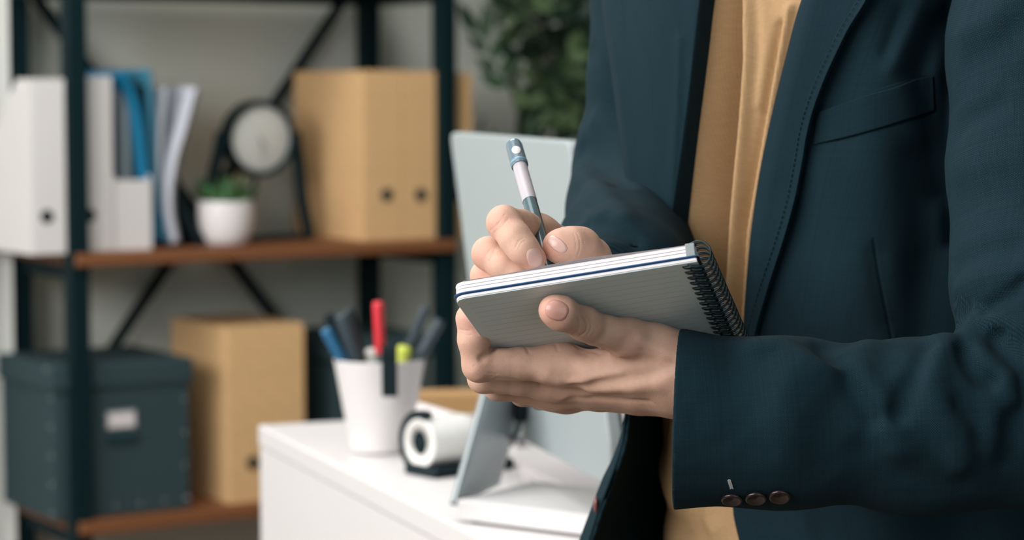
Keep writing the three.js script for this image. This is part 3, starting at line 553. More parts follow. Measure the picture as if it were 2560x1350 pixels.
/* ------------------------------------------------------------------ notebook */
const NL = at(1131, 750, 1.44), NFar = at(1335, 1031, 1.63);
const eY = NFar.clone().sub(NL); const NLEN = eY.length(); eY.normalize();
let NRp = null; { let best = 1e9; for (let d = 1.36; d < 1.48; d += 0.0005) { const p = at(1746, 652, d), c = Math.abs(p.sub(NL).dot(eY)); if (c < best) { best = c; NRp = d; } } }
const eX = at(1746, 652, NRp).sub(NL); const NW = eX.length(); eX.normalize();
const eZ = eX.clone().cross(eY).normalize().multiplyScalar(-1); if (eZ.y < 0) eZ.negate();
const nb = (x, y, z) => NL.clone().addScaledVector(eX, x).addScaledVector(eY, y).addScaledVector(eZ, z);
const NTH = 0.0118;                                         // whole stack: flipped sheets, cover, page block
{
  const t = thing('notebook', 'spiral notebook with blue cover edge held open by both hands', 'notebook', NL);
  const basis = new THREE.Matrix4().makeBasis(eX, eY, eX.clone().cross(eY)), up = Math.sign(eX.clone().cross(eY).dot(eZ));
  t.quaternion.setFromRotationMatrix(basis);
  // local: x across, y away from the near edge, z * up = through the stack
  const rr = 0.008, leaf = (x0, y0, x1, y1) => { const s = new THREE.Shape(); s.moveTo(x1, y0); s.lineTo(x1, y1); s.lineTo(x0 + rr, y1); s.quadraticCurveTo(x0, y1, x0, y1 - rr); s.lineTo(x0, y0 + rr); s.quadraticCurveTo(x0, y0, x0 + rr, y0); s.closePath(); return s; };
  const slab = (s, z0, th, bev = 0.0002) => { const g = new THREE.ExtrudeGeometry(s, { depth: th - 2 * bev, bevelEnabled: true, bevelSize: bev, bevelThickness: bev, bevelSegments: 1, curveSegments: 10 }); return shift(g, 0, 0, up > 0 ? z0 + bev : -z0 - th + bev); };
  // lined sheet facing down: rules are print
  const rules = tex(1024, 1400, (c, w, h) => {
    c.fillStyle = '#cddadc'; c.fillRect(0, 0, w, h); c.strokeStyle = 'rgba(104,112,126,0.6)'; c.lineWidth = 1.7;
    for (let k = 0; k < 26; k++) { const y = h * (0.045 + k * 0.0372); c.beginPath(); c.moveTo(w * 0.05, y); c.lineTo(w * 0.90, y); c.stroke(); }
  });
  rules.flipY = false; rules.repeat.set(1 / NW, 1 / NLEN);
  const face = slab(leaf(0.0012, 0.0008, NW - 0.001, NLEN - 0.001), 0, 0.0006, 0.0001);
  part('lined_page', face, std(0xffffff, 0.8, { map: rules }), t, 'lined page turned to the underside');
  part('turned_pages', slab(leaf(0.0012, 0.0004, NW - 0.001, NLEN - 0.0006), 0.0006, 0.0018), M.paper, t);
  part('cover', slab(leaf(0.0001, -0.0008, NW - 0.001, NLEN + 0.001), 0.0029, 0.0009, 0.0003), std(lin(0.012, 0.075, 0.20), 0.4), t, 'blue cover');
  part('spacer_board', slab(leaf(0.001, 0.0005, NW - 0.001, NLEN - 0.001), 0.0024, 0.0005, 0.0001), std(lin(0.02, 0.09, 0.2), 0.5), t);
  let z = 0.0039; const blocks = [0.0016, 0.0012, 0.0009, 0.0011, 0.0008, 0.0009, 0.0005, 0.0004];
  blocks.forEach((h, i) => { part('page_block', slab(leaf(0.0006 + 0.0007 * rnd(), 0.0003 + 0.0008 * rnd(), NW - 0.0015 - 0.001 * rnd(), NLEN - 0.001), z, h - 0.00006, 0.00012), M.paper, t); z += h; });
  for (let i = 0; i < 2; i++) { const lift = 0.0007 + 0.0011 * i; part('loose_page', sheet(40, 4, (s, v) => V(0.007 + s * (NW - 0.010), 0.0006 + v * (NLEN - 0.004), up * (z + 0.00015 + lift * Math.pow(Math.sin(Math.PI * clamp(s * 1.15 - 0.1, 0, 1)), 2))), 0.0001 * up), M.paper, t); }
  part('top_tab', rbox(0.0055, 0.0016, 0.0085, NW - 0.0042, 0.0004, up * 0.0078, 0.0004), std(lin(0.24, 0.27, 0.28), 0.7), t);
  // twin-loop wire
  const wire = phys(lin(0.003, 0.014, 0.018), 0.25, { specularIntensity: 0.6 }), pitch = 0.00847, n = 24, xc = NW - 0.0008, ax = 0.0082, az = 0.0086, zc = 0.0062;
  const hole = std(lin(0.02, 0.025, 0.028), 0.8);
  for (let k = 0; k < n; k++) {
    const y = 0.0052 + k * pitch, pts = [], R = [];
    for (const [side, from, to] of [[-1, 212, -196], [1, -196, 212]]) for (let i = 0; i <= 22; i++) {
      const a = lerp(from, to, i / 22) * Math.PI / 180, q = side * (0.00115 - 0.0004 * sstep(150, 212, Math.abs(lerp(from, to, i / 22))));
      pts.push(V(xc + ax * Math.cos(a), y + q + 0.0012 * Math.sin(a * 0.5), up * (zc + az * Math.sin(a))));
    }
    part('wire_loop', new THREE.TubeGeometry(new THREE.CatmullRomCurve3(pts), 110, 0.00055, 7), wire, t);
    // the wire's closed end lies flat on the lined page beside its punched hole
    const e = [V(xc + 0.001, y - 0.0012, up * -0.0016), V(xc - 0.0025, y - 0.0012, up * -0.0014), V(xc - 0.0055, y - 0.0010, up * -0.0013), V(xc - 0.0078, y - 0.0002, up * -0.0008), V(xc - 0.0090, y + 0.0001, up * 0.0002)];
    part('wire_end', join([tube(e, 0.00085, 16, 8), tube(e.map((p, i) => p.clone().add(V(0, [0.0015, 0.0015, 0.0013, 0.0009, 0.0006][i], 0))), 0.00085, 16, 8)]), wire, t);
    part('punched_hole', rbox(0.0016, 0.0022, 0.0002, xc - 0.0090, y + 0.0003, up * -0.00006, 0.0001), hole, t);
  }
  part('spine_wire', tube([V(NW - 0.0002, -0.0005, up * 0.0018), V(NW - 0.0002, NLEN / 2, up * 0.0018), V(NW - 0.0002, NLEN, up * 0.0018)], 0.0012, 20), std(lin(0.008, 0.014, 0.018), 0.4), t);
}

/* ------------------------------------------------------------------ pen */
const penTip = at(1393.5, 746, 1.483), penTop = at(1283, 357, 1.583);
{
  const t = thing('pen', 'translucent gel pen with dark ink held in the writing hand', 'pen', penTip), L = penTip.distanceTo(penTop), r = 0.0047;
  t.quaternion.setFromUnitVectors(V(0, 1, 0), penTop.clone().sub(penTip).normalize());
  const clear = phys(lin(0.90, 0.93, 0.95), 0.12, { transmission: 0.9, thickness: 0, ior: 1.35 }), tint = phys(lin(0.34, 0.46, 0.54), 0.12, { transmission: 0.65, thickness: 0 });
  part('nib', lathe([[0, 0], [0.0004, 0.0006], [0.0012, 0.006], [0.0022, 0.012], [0, 0.012]], 24), std(lin(0.5, 0.5, 0.5), 0.25, { metalness: 1 }), t);
  part('cone', lathe([[0.0012, 0.0065], [r * 0.72, 0.017], [r * 0.95, 0.023], [r * 0.9, 0.0235], [0.001, 0.0235]], 32), std(lin(0.07, 0.17, 0.24), 0.3), t);
  part('grip', lathe([[r * 0.9, 0.0232], [r, 0.0245], [r, 0.060], [r * 0.97, 0.0915], [r * 0.9, 0.094], [r * 0.55, 0.0965], [0, 0.0975]], 40), phys(lin(0.055, 0.105, 0.125), 0.22, { clearcoat: 0.6, clearcoatRoughness: 0.1 }), t, 'dark ink seen through the barrel');
  part('barrel', lathe([[r * 1.02, 0.088], [r * 1.02, 0.124], [r * 0.92, 0.125], [r * 0.9, 0.126]], 40), phys(lin(0.66, 0.62, 0.66), 0.3, { transmission: 0.35, thickness: 0 }), t, 'frosted empty part of the barrel');
  part('refill', lathe([[0.0016, 0.095], [0.0018, 0.096], [0.0018, 0.135], [0, 0.136]], 20), std(lin(0.7, 0.68, 0.68), 0.4), t);
  const cap = part('cap', lathe([[r * 1.16, 0.1215], [r * 1.2, 0.122], [r * 1.18, L - 0.004], [r * 1.05, L - 0.0012], [r * 0.8, L], [0, L], [0, L - 0.002], [r * 0.95, L - 0.004], [r * 1.04, 0.1225], [r * 1.16, 0.1215]], 40), tint, t, 'clear blue end piece');
  part('cap_ring', lathe([[r * 1.0, 0.1235], [r * 1.23, 0.1235], [r * 1.23, 0.1255], [r * 1.0, 0.1255], [r * 1.0, 0.1235]], 32), std(lin(0.16, 0.30, 0.40), 0.25), cap);
  part('cap_ring', lathe([[0, 0.1305], [r * 0.95, 0.1305], [r * 0.95, 0.134], [0, 0.134]], 32), std(lin(0.20, 0.33, 0.42), 0.25), cap);
  part('end_plug', lathe([[0, L - 0.0065], [r, L - 0.0065], [r * 1.08, L - 0.002], [0, L - 0.002]], 32), phys(lin(0.16, 0.26, 0.33), 0.3), cap);
  part('logo_dot', shift(new THREE.SphereGeometry(0.003, 20, 12).scale(1, 1.25, 0.25), 0, L - 0.013, r * 1.15), std(lin(0.62, 0.60, 0.62), 0.5), cap);
}

/* ------------------------------------------------------------------ the person */
const person = thing('person', 'person in a navy blazer over a tan shirt, writing in a spiral notebook', 'person', [0, 0, 0]);
// torso column: centre, half width, half depth at each height; turned 40 degrees to the left
const tA = V(0.766, 0, 0.643), tF = V(-0.643, 0, 0.766);
const tcx = curve([[0.75, 0.285], [1.0, 0.283], [1.15, 0.273], [1.3, 0.27], [1.5, 0.285]]), tcz = curve([[0.75, -1.76], [1.0, -1.765], [1.3, -1.77], [1.5, -1.79]]);
const tHA = curve([[0.75, 0.195], [0.95, 0.185], [1.1, 0.195], [1.28, 0.213], [1.40, 0.20], [1.47, 0.13], [1.52, 0.075]]), tHB = curve([[0.75, 0.13], [0.95, 0.125], [1.1, 0.128], [1.28, 0.135], [1.40, 0.115], [1.47, 0.085], [1.52, 0.06]]);
const TE = 2.25;
function torsoVal(x, y, z, off) {
  const dx = x - tcx(y), dz = z - tcz(y), a = Math.abs(dx * tA.x + dz * tA.z) / (tHA(y) + off), b = Math.abs(dx * tF.x + dz * tF.z) / (tHB(y) + off);
  return Math.pow(Math.pow(a, TE) + Math.pow(b, TE), 1 / TE) - 1;
}
function torsoPoint(y, phi, off) {                          // phi 0 = front, positive towards his left
  const s = Math.sin(phi), c = Math.cos(phi), k = Math.pow(Math.pow(Math.abs(s), TE) + Math.pow(Math.abs(c), TE), -1 / TE);
  return V(tcx(y), y, tcz(y)).addScaledVector(tA, (tHA(y) + off) * s * k).addScaledVector(tF, (tHB(y) + off) * c * k);
}
function torsoDepth(px, py, off) {
  const r = ray(px, py), o = camera.position; let best = 1e9, bd = 1.8;
  for (let d = 1.42; d < 1.96; d += 0.015) {
    const v = torsoVal(o.x + r.x * d, o.y + r.y * d, o.z + r.z * d, off);
    if (v < 0) { let a = d - 0.015, b = d; for (let i = 0; i < 15; i++) { const m = (a + b) / 2; if (torsoVal(o.x + r.x * m, o.y + r.y * m, o.z + r.z * m, off) < 0) b = m; else a = m; } return b; }
    if (v < best) { best = v; bd = d; }
  }
  return bd;
}
// 2-D distance of a pixel to a polyline, for folds of the panels
function px2(list) {
  const L = list.map(([pts, w, h]) => ({ pts, w, h, x0: Math.min(...pts.map((p) => p[0])) - 3 * w, x1: Math.max(...pts.map((p) => p[0])) + 3 * w, y0: Math.min(...pts.map((p) => p[1])) - 3 * w, y1: Math.max(...pts.map((p) => p[1])) + 3 * w }));
  return (x, y) => {
    let s = 0;
    for (const f of L) {
      if (x < f.x0 || x > f.x1 || y < f.y0 || y > f.y1) continue;
      let b = 1e9;
      for (let i = 0; i + 1 < f.pts.length; i++) { const p = f.pts[i], q = f.pts[i + 1], vx = q[0] - p[0], vy = q[1] - p[1], t = clamp(((x - p[0]) * vx + (y - p[1]) * vy) / (vx * vx + vy * vy), 0, 1); b = Math.min(b, Math.hypot(x - p[0] - vx * t, y - p[1] - vy * t)); }
      s += f.h * Math.exp(-((b / f.w) ** 2));
    }
    return s * 0.001;
  };
}

/* ---- hands: one field each, joints as [px, py, depth, radius in mm] */
const J = (a) => ({ p: at(a[0], a[1], a[2]), r: a[3] * 0.001 });
function chain(joints, k = 0.003) {
  const q = joints.map(J), c = []; for (let i = 0; i + 1 < q.length; i++) c.push(cone(q[i].p, q[i + 1].p, q[i].r, q[i + 1].r));
  return (x, y, z) => { let d = c[0](x, y, z); for (let i = 1; i < c.length; i++) d = smin(d, c[i](x, y, z), k); return d; };
}
function handField(fingers, palm, thumb, kf = 0.0016, kp = 0.012, kt = 0.009) {
  const fs = fingers.map((f) => chain(f)), ps = palm.map((f) => chain(f)), th = chain(thumb, 0.005);
  return (x, y, z) => {
    let p = ps[0](x, y, z); for (let i = 1; i < ps.length; i++) p = smin(p, ps[i](x, y, z), 0.010);
    let f = fs[0](x, y, z); for (let i = 1; i < fs.length; i++) f = smin(f, fs[i](x, y, z), kf);
    return smin(smin(p, f, kp), smin(p, th(x, y, z), kt), 0.0012);
  };
}
const LH = {
  fingers: [
    [[1400, 908, 1.520, 11.6], [1300, 910, 1.516, 10.4], [1197, 914, 1.510, 10.2], [1182, 850, 1.505, 9.2], [1176, 796, 1.504, 8.6], [1200, 750, 1.507, 8.2], [1222, 738, 1.510, 7.4]],
    [[1380, 950, 1.546, 11.8], [1300, 948, 1.540, 10.2], [1208, 944, 1.536, 9.8], [1196, 880, 1.538, 9.2], [1198, 830, 1.540, 8.6], [1225, 770, 1.545, 7.6]],
    [[1385, 978, 1.568, 11], [1310, 972, 1.562, 9.4], [1244, 966, 1.556, 9.0], [1222, 900, 1.556, 8.6], [1225, 850, 1.558, 8], [1245, 790, 1.562, 7.4]],
    [[1415, 988, 1.582, 9.8], [1355, 986, 1.578, 8.4], [1306, 984, 1.570, 8.0], [1266, 930, 1.575, 7.4], [1262, 895, 1.578, 7], [1280, 850, 1.585, 6.5]],
  ],
  palm: [
    [[1400, 912, 1.521, 11.6], [1480, 925, 1.510, 12.5], [1600, 925, 1.497, 15], [1690, 915, 1.488, 18.2], [1770, 945, 1.482, 17]],
    [[1380, 952, 1.547, 11.6], [1480, 955, 1.536, 12.5], [1600, 955, 1.516, 15], [1690, 955, 1.503, 18.5], [1770, 968, 1.492, 18]],
    [[1385, 978, 1.568, 10.6], [1480, 972, 1.552, 12], [1600, 972, 1.530, 14], [1690, 978, 1.516, 15], [1800, 975, 1.50, 20]],
    [[1415, 988, 1.582, 9.6], [1500, 986, 1.566, 10.5], [1600, 986, 1.545, 12.5], [1690, 986, 1.528, 13.5], [1800, 985, 1.51, 18]],
    [[1560, 900, 1.520, 14], [1660, 900, 1.508, 16]],
  ],
  thumb: [[1383, 775, 1.438, 8.8], [1402, 783, 1.441, 9.8], [1460, 809, 1.458, 9.7], [1505, 832, 1.470, 10.3], [1572, 851, 1.484, 13.2], [1636, 874, 1.490, 15.6], [1700, 905, 1.494, 17]],
};
const RH = {
  fingers: [
    [[1345, 586, 1.545, 11.8], [1300, 566, 1.520, 10.6], [1260, 557, 1.495, 10.6], [1288, 596, 1.486, 10.0], [1306, 620, 1.484, 9.6], [1334, 648, 1.488, 8.0]],
    [[1330, 640, 1.558, 11.2], [1275, 632, 1.532, 10.2], [1222, 634, 1.509, 10.4], [1258, 662, 1.500, 9.6], [1290, 682, 1.499, 9.0], [1330, 698, 1.505, 7.8]],
    [[1320, 698, 1.572, 10.6], [1266, 690, 1.546, 9.6], [1216, 690, 1.522, 9.8], [1258, 720, 1.514, 9.0], [1290, 738, 1.516, 8.4], [1330, 748, 1.52, 7.4]],
    [[1320, 752, 1.588, 9.6], [1275, 748, 1.566, 8.6], [1232, 748, 1.545, 8.2], [1266, 765, 1.536, 7.6], [1310, 780, 1.540, 6.6]],
  ],
  palm: [
    [[1345, 588, 1.546, 11.6], [1425, 630, 1.566, 13.5], [1510, 740, 1.605, 20], [1560, 800, 1.65, 23]],
    [[1330, 642, 1.560, 11.2], [1425, 680, 1.582, 14], [1520, 755, 1.615, 20], [1565, 805, 1.66, 23]],
    [[1320, 700, 1.573, 10.6], [1425, 730, 1.595, 13], [1520, 780, 1.625, 18]],
    [[1320, 754, 1.589, 9.6], [1425, 770, 1.606, 12], [1520, 805, 1.630, 17]],
  ],
  thumb: [[1399, 616, 1.496, 10.8], [1425, 616, 1.499, 11.5], [1452, 617, 1.505, 11.5], [1480, 642, 1.518, 11.2], [1496, 680, 1.536, 13], [1515, 735, 1.575, 17]],
};
const fLH0 = handField(LH.fingers, LH.palm, LH.thumb), fRH0 = handField(RH.fingers, RH.palm, RH.thumb, 0.0014, 0.010, 0.006);
const fLH = withFolds(fLH0, [
  // thumb joint creases
  [[[1456, 790], [1466, 806], [1465, 826], [1450, 840]], 0.8, -0.45], [[[1443, 792], [1449, 806], [1447, 824], [1436, 834]], 0.7, -0.28], [[[1474, 800], [1478, 818], [1468, 838]], 0.7, -0.22], [[[1450, 800], [1444, 822], [1452, 838]], 0.6, -0.2],
  [[[1456, 800], [1454, 824]], 3.0, 0.55], [[[1402, 752], [1425, 762]], 5, 0.5],
  // thumb base bulge, tendon, the hollow below it
  [[[1568, 826], [1584, 846]], 9, 2.0], [[[1500, 828], [1560, 838]], 4.5, 0.5], [[[1600, 850], [1640, 872], [1690, 892]], 4, 1.0],
  [[[1462, 858], [1500, 876], [1535, 897], [1580, 908], [1630, 906]], 5, -2.6], [[[1600, 870], [1650, 900], [1685, 925]], 1.2, -0.35], [[[1625, 872], [1670, 900], [1690, 918]], 1.0, -0.25],
  // web between thumb and index
  [[[1436, 862], [1470, 872], [1498, 884]], 1.5, -0.8], [[[1444, 868], [1486, 880]], 0.8, -0.4], [[[1446, 858], [1470, 864]], 1.0, -0.4],
  // knuckles and tendons of the back of the hand
  [[[1340, 925], [1366, 930]], 5, 1.2], [[[1368, 944], [1392, 950]], 5.5, 2.0], [[[1378, 984], [1408, 992]], 5, 1.5], [[[1410, 940], [1440, 945]], 5, -0.9],
  [[[1440, 968], [1510, 958], [1570, 948], [1630, 934], [1680, 912]], 4.5, -2.4], [[[1430, 958], [1490, 944], [1550, 934]], 3.2, 1.0], [[[1460, 980], [1540, 972], [1640, 964]], 6, 1.2], [[[1420, 998], [1500, 996], [1620, 1004]], 3, -1.0],
  [[[1364, 932], [1368, 954]], 0.6, -0.2], [[[1376, 930], [1380, 958]], 0.6, -0.22], [[[1390, 934], [1393, 958]], 0.6, -0.18], [[[1384, 975], [1390, 995]], 0.6, -0.2],
  [[[1240, 946], [1300, 952], [1350, 964]], 1.4, -0.5],
  // index finger: inner bend, pads on both sides of it, outer knuckle
  [[[1231, 872], [1221, 882], [1205, 896]], 2.2, -2.2], [[[1244, 876], [1270, 880]], 4, 0.9], [[[1222, 850], [1226, 866]], 4, 0.7], [[[1190, 930], [1200, 940]], 4.5, 1.1],
  [[[1186, 915], [1204, 928], [1240, 936]], 0.7, -0.28], [[[1180, 926], [1196, 938], [1230, 942]], 0.6, -0.28], [[[1186, 936], [1204, 944]], 0.6, -0.25], [[[1200, 900], [1216, 905]], 0.6, -0.2],
  [[[1310, 866], [1322, 880]], 1.4, -0.55], [[[1388, 860], [1394, 876]], 1.2, -0.4], [[[1150, 824], [1172, 828]], 0.8, -0.25], [[[1150, 834], [1176, 838]], 0.8, -0.22],
]);
const fRH = withFolds(fRH0, [
  [[[1228, 575], [1246, 560], [1262, 538]], 0.70, -0.30], [[[1236, 582], [1256, 566], [1270, 548]], 0.70, -0.22], [[[1234, 556], [1252, 542]], 5, 0.8],
  [[[1290, 618], [1296, 604], [1308, 596]], 0.70, -0.26], [[[1296, 622], [1303, 608], [1314, 600]], 0.63, -0.19],
  [[[1215, 640], [1226, 626]], 0.70, -0.22], [[[1222, 655], [1232, 638], [1236, 626]], 0.70, -0.26], [[[1205, 636], [1216, 630]], 5, 0.6],
  [[[1442, 584], [1448, 600], [1450, 622], [1444, 640]], 0.70, -0.22], [[[1434, 584], [1440, 604], [1440, 625]], 0.63, -0.19], [[[1454, 588], [1460, 610]], 0.70, -0.19], [[[1448, 580], [1454, 590]], 5, 0.6],
  [[[1500, 655], [1508, 640]], 1.2, -0.4],
]);
const skinBase = [0.60, 0.375, 0.282], skinPink = [0.62, 0.29, 0.225], skinDeep = [0.48, 0.25, 0.18];
function skinColor(spots) {                                 // spots: pinker or browner skin over joints and fingertips
  const P = spots.map(([px, py, d, r, k, deep]) => [at(px, py, d), 1 / (r * 0.001), k, deep ? skinDeep : skinPink]);
  return (x, y, z) => {
    const n = noise(x * 90, y * 90, z * 90) * 0.07 + noise(x * 330, y * 330, z * 330) * 0.05; let c = skinBase.map((v) => v * (1 + n));
    for (const [p, ir, k, t] of P) { const q = Math.hypot(x - p.x, y - p.y, z - p.z) * ir, w = k * Math.exp(-q * q) * (1 + 2 * n); c = c.map((v, i) => lerp(v, t[i], clamp(w, 0, 1))); }
    return c;
  };
}
const ext = (joints, m = 0.03) => { const b = new THREE.Box3(); for (const f of joints) for (const j of f) b.expandByPoint(at(j[0], j[1], j[2])); return b.expandByScalar(m); };
const bl = ext([...LH.fingers, ...LH.palm, LH.thumb]), br = ext([...RH.fingers, ...RH.palm, RH.thumb]);
const FINE = 0.0009;
const gLH = sdfMesh(fLH, bl.min, bl.max, FINE, { eps: 0.0004, tight: true, color: skinColor([[1384, 776, 1.43, 13, 0.6], [1190, 925, 1.5, 11, 0.45, 1], [1380, 948, 1.535, 11, 0.5, 1], [1178, 800, 1.50, 16, 0.45], [1460, 812, 1.45, 10, 0.3, 1], [1572, 850, 1.47, 12, 0.25]]) });
const gRH = sdfMesh(fRH, br.min, br.max, FINE, { eps: 0.0004, tight: true, color: skinColor([[1338, 668, 1.48, 9, 0.7], [1375, 620, 1.485, 10, 0.7], [1240, 550, 1.485, 10, 0.45], [1200, 634, 1.5, 10, 0.45], [1205, 686, 1.51, 10, 0.4], [1450, 590, 1.5, 10, 0.3]]) });

/* ---- the rest of the body, inside the clothes and above the frame */
const eL = at(2650, 1030, 1.485), shL = V(0.375, 1.37, -1.61), wrL = at(1740, 962, 1.497);
const shR = V(0.125, 1.385, -1.93), eR = at(1600, 545, 1.885), wrR = at(1610, 712, 1.64);
const neck = V(0.28, 1.47, -1.81), headC = V(0.235, 1.675, -1.765);
{
  const arm = [cone(shL, eL, 0.034, 0.028), cone(eL, wrL, 0.028, 0.019), cone(shR, eR, 0.034, 0.028), cone(eR, wrR, 0.028, 0.021)];
  const nk = cone(V(0.285, 1.42, -1.815), V(0.262, 1.6, -1.79), 0.06, 0.055), hips = [cone(V(0.285, 0.86, -1.79).addScaledVector(tA, 0.085), V(0.265, 0.1, -1.79).addScaledVector(tA, 0.1), 0.07, 0.045), cone(V(0.285, 0.86, -1.79).addScaledVector(tA, -0.085), V(0.265, 0.1, -1.79).addScaledVector(tA, -0.1), 0.07, 0.045)];
  const hf = tF.clone().add(V(0, -0.42, 0)).normalize(), hu = V(0, 1, 0).addScaledVector(hf, 0.39).normalize(), hs = tA;
  const H2 = (a, b, c) => headC.clone().addScaledVector(hf, a).addScaledVector(hu, b).addScaledVector(hs, c);
  const skull = cone(H2(0.0, 0.03, 0), H2(0.015, -0.045, 0), 0.083, 0.062), jaw = cone(H2(0.025, -0.06, 0), H2(0.06, -0.095, 0), 0.055, 0.03), nose = cone(H2(0.078, 0.0, 0), H2(0.105, -0.035, 0), 0.009, 0.014), lips = cone(H2(0.083, -0.066, -0.016), H2(0.083, -0.066, 0.016), 0.009, 0.009);
  const ears = [1, -1].map((s) => cone(H2(-0.005, 0.012, s * 0.078), H2(-0.003, -0.025, s * 0.076), 0.016, 0.011)), sock = [1, -1].map((s) => cone(H2(0.092, 0.002, s * 0.032), H2(0.091, 0.002, s * 0.036), 0.012, 0.012)), brow = cone(H2(0.075, 0.024, -0.035), H2(0.075, 0.024, 0.035), 0.014, 0.014);
  const body = (x, y, z) => {
    let d = y < 1.5 && y > 0.85 ? torsoVal(x, y, z, -0.06) * 0.07 : 1; d = Math.max(d, y - 1.47, 0.88 - y);
    for (const a of arm) d = smin(d, a(x, y, z), 0.03); for (const a of hips) d = smin(d, a(x, y, z), 0.04);
    let h = smin(smin(skull(x, y, z), jaw(x, y, z), 0.035), nose(x, y, z), 0.012); h = smin(h, brow(x, y, z), 0.015); h = smin(h, lips(x, y, z), 0.008); for (const e of ears) h = smin(h, e(x, y, z), 0.008); for (const e of sock) h = smax(h, -e(x, y, z), 0.012);
    return smin(smin(d, nk(x, y, z), 0.04), h, 0.02);
  };
  const gB = sdfMesh(body, V(-0.05, 0.0, -2.15), V(0.72, 1.86, -1.3), 0.009, { color: () => skinBase });
  const b = part('body', join2([gB, gLH, gRH]), M.skin, person);
  const eye = new THREE.SphereGeometry(0.0125, 20, 14), iris = new THREE.SphereGeometry(0.0068, 14, 8);
  for (const s of [1, -1]) { const e = part('eye', eye, std(lin(0.8, 0.78, 0.75), 0.2), b); e.position.copy(H2(0.072, 0.002, s * 0.033)); const q = part('eye', iris, std(lin(0.05, 0.03, 0.02), 0.2), b); q.position.copy(H2(0.0785, 0.0, s * 0.033)); }
  // hair
  const scalp = (x, y, z) => { const cap = skull(x, y, z) - 0.012 - 0.002 * noise(x * 300, y * 60, z * 300); const p = V(x, y, z).sub(headC), f = p.dot(hf), u = p.dot(hu); return smax(cap, Math.max(f - 0.045 - 0.4 * (u - 0.05), -u - 0.035 + 0.35 * f), 0.008); };
  part('hair', sdfMesh(scalp, headC.clone().subScalar(0.15), headC.clone().addScalar(0.15), 0.005), std(lin(0.03, 0.018, 0.011), 0.6), person);
  // nails: rounded plates lying on the fingertips
  const nail = (f, cx, cy, hl, hw, deg, name) => {
    const a = deg * Math.PI / 180, ca = Math.cos(a), sa = Math.sin(a), e = 0.0004;
    const fn = (s, v) => {
      let u = s * 2 - 1, w = v * 2 - 1; const k = Math.max(Math.abs(u), Math.abs(w)) / (Math.pow(Math.abs(u) ** 2.6 + Math.abs(w) ** 2.6, 1 / 2.6) || 1); u *= k; w *= k;
      const px = cx + ca * u * hl - sa * w * hw, py = cy + sa * u * hl + ca * w * hw, d = trace(f, px, py, 1.3) ?? 1.5, p = at(px, py, d), rim = Math.max(Math.abs(u), Math.abs(w));
      const g = V(f(p.x + e, p.y, p.z) - f(p.x - e, p.y, p.z), f(p.x, p.y + e, p.z) - f(p.x, p.y - e, p.z), f(p.x, p.y, p.z + e) - f(p.x, p.y, p.z - e)).normalize();
      return p.addScaledVector(g, 0.00042 - 0.0004 * sstep(0.86, 1.0, Math.hypot(u, w)));
    };
    part(name, sheet(28, 28, fn, 0.0005), f === fLH ? M.nail : M.nailPale, b);
  };
  nail(fLH, 1392, 776, 29, 25, 21, 'thumbnail'); nail(fRH, 1393, 611, 28, 15, 38, 'thumbnail'); nail(fRH, 1337, 645, 25, 20, 78, 'fingernail');
}
function join2(list) {                                      // merge keeping vertex colours
  return mergeGeometries(list);
}

/* ---- clothes */
const turn = (px) => 0.034 * Math.pow(sstep(2130, 2440, px), 1.2);           // the left chest turns away beside the arm
{
  // shirt: closed tube of knit cloth round the torso
  const folds = px2([
    [[[1846, -60], [1826, 180], [1806, 400], [1788, 620], [1772, 900]], 18, -22], [[[1876, -60], [1878, 150], [1866, 330], [1846, 560], [1824, 900]], 13, 8], [[[1798, -100], [1790, 0], [1764, 400], [1742, 640], [1722, 900]], 15, 9],
    [[[1950, 60], [1905, 330], [1868, 560], [1846, 900]], 10, -5], [[[1976, 20], [1925, 330], [1880, 600], [1862, 900]], 11, 6], [[[1905, -60], [1915, 120], [1900, 260]], 14, 2],
    [[[1700, 1060], [1680, 1180], [1690, 1350]], 26, 4], [[[1740, 1050], [1735, 1200], [1760, 1380]], 22, -4], [[[1650, 1150], [1700, 1250], [1790, 1320]], 26, 3], [[[1640, 1230], [1720, 1350]], 20, -3],
  ]);
  const shirt = sheet(620, 240, (s, v) => {
    const phi = (s * 2 - 1) * Math.PI * -1 , y = lerp(1.5, 0.84, v), p = torsoPoint(y, -phi, 0), q = proj(p), n = torsoPoint(y, -phi, 0.01).sub(p).multiplyScalar(100);
    const front = Math.abs(phi) < 1.9;
    return p.addScaledVector(n, 0.0015 * noise(p.x * 22, p.y * 9, p.z * 22) + (front ? folds(q[0], q[1]) - 1.1 * turn(q[0]) * sstep(1.9, 1.3, Math.abs(phi)) : 0));
  }, 0, (s, v, p) => [s * 1.05, p.y]);
  part('shirt', shirt, M.shirt, person);
}
const jacket = part('jacket', sheet(160, 120, (s, v) => { const phi = lerp(0.95, 2 * Math.PI - 1.15, s), y = lerp(1.49, 0.80, v); return torsoPoint(y, phi, 0.016).addScaledVector(torsoPoint(y, phi, 1).sub(torsoPoint(y, phi, 0)), 0.003 * noise(phi * 3, y * 8, 2)); }, 0.003, (s, v, p) => [s * 0.9, p.y]), M.jacket, person);
const lapIn = curve([[-260, 2105], [0, 2003], [150, 1962], [300, 1926], [420, 1901], [550, 1881], [700, 1866], [850, 1856], [960, 1851]]);
const lapOut = curve([[-260, 2290], [0, 2165], [70, 2122], [130, 2092], [200, 2060], [280, 2031], [340, 2016], [400, 2006], [500, 1986], [600, 1958], [720, 1919], [850, 1883], [960, 1866]]);
const frontEdge = curve([[-260, 2150], [300, 1960], [550, 1905], [780, 1868], [850, 1862], [1000, 1852], [1265, 1832], [1350, 1847], [1600, 1905], [1900, 2000]]);
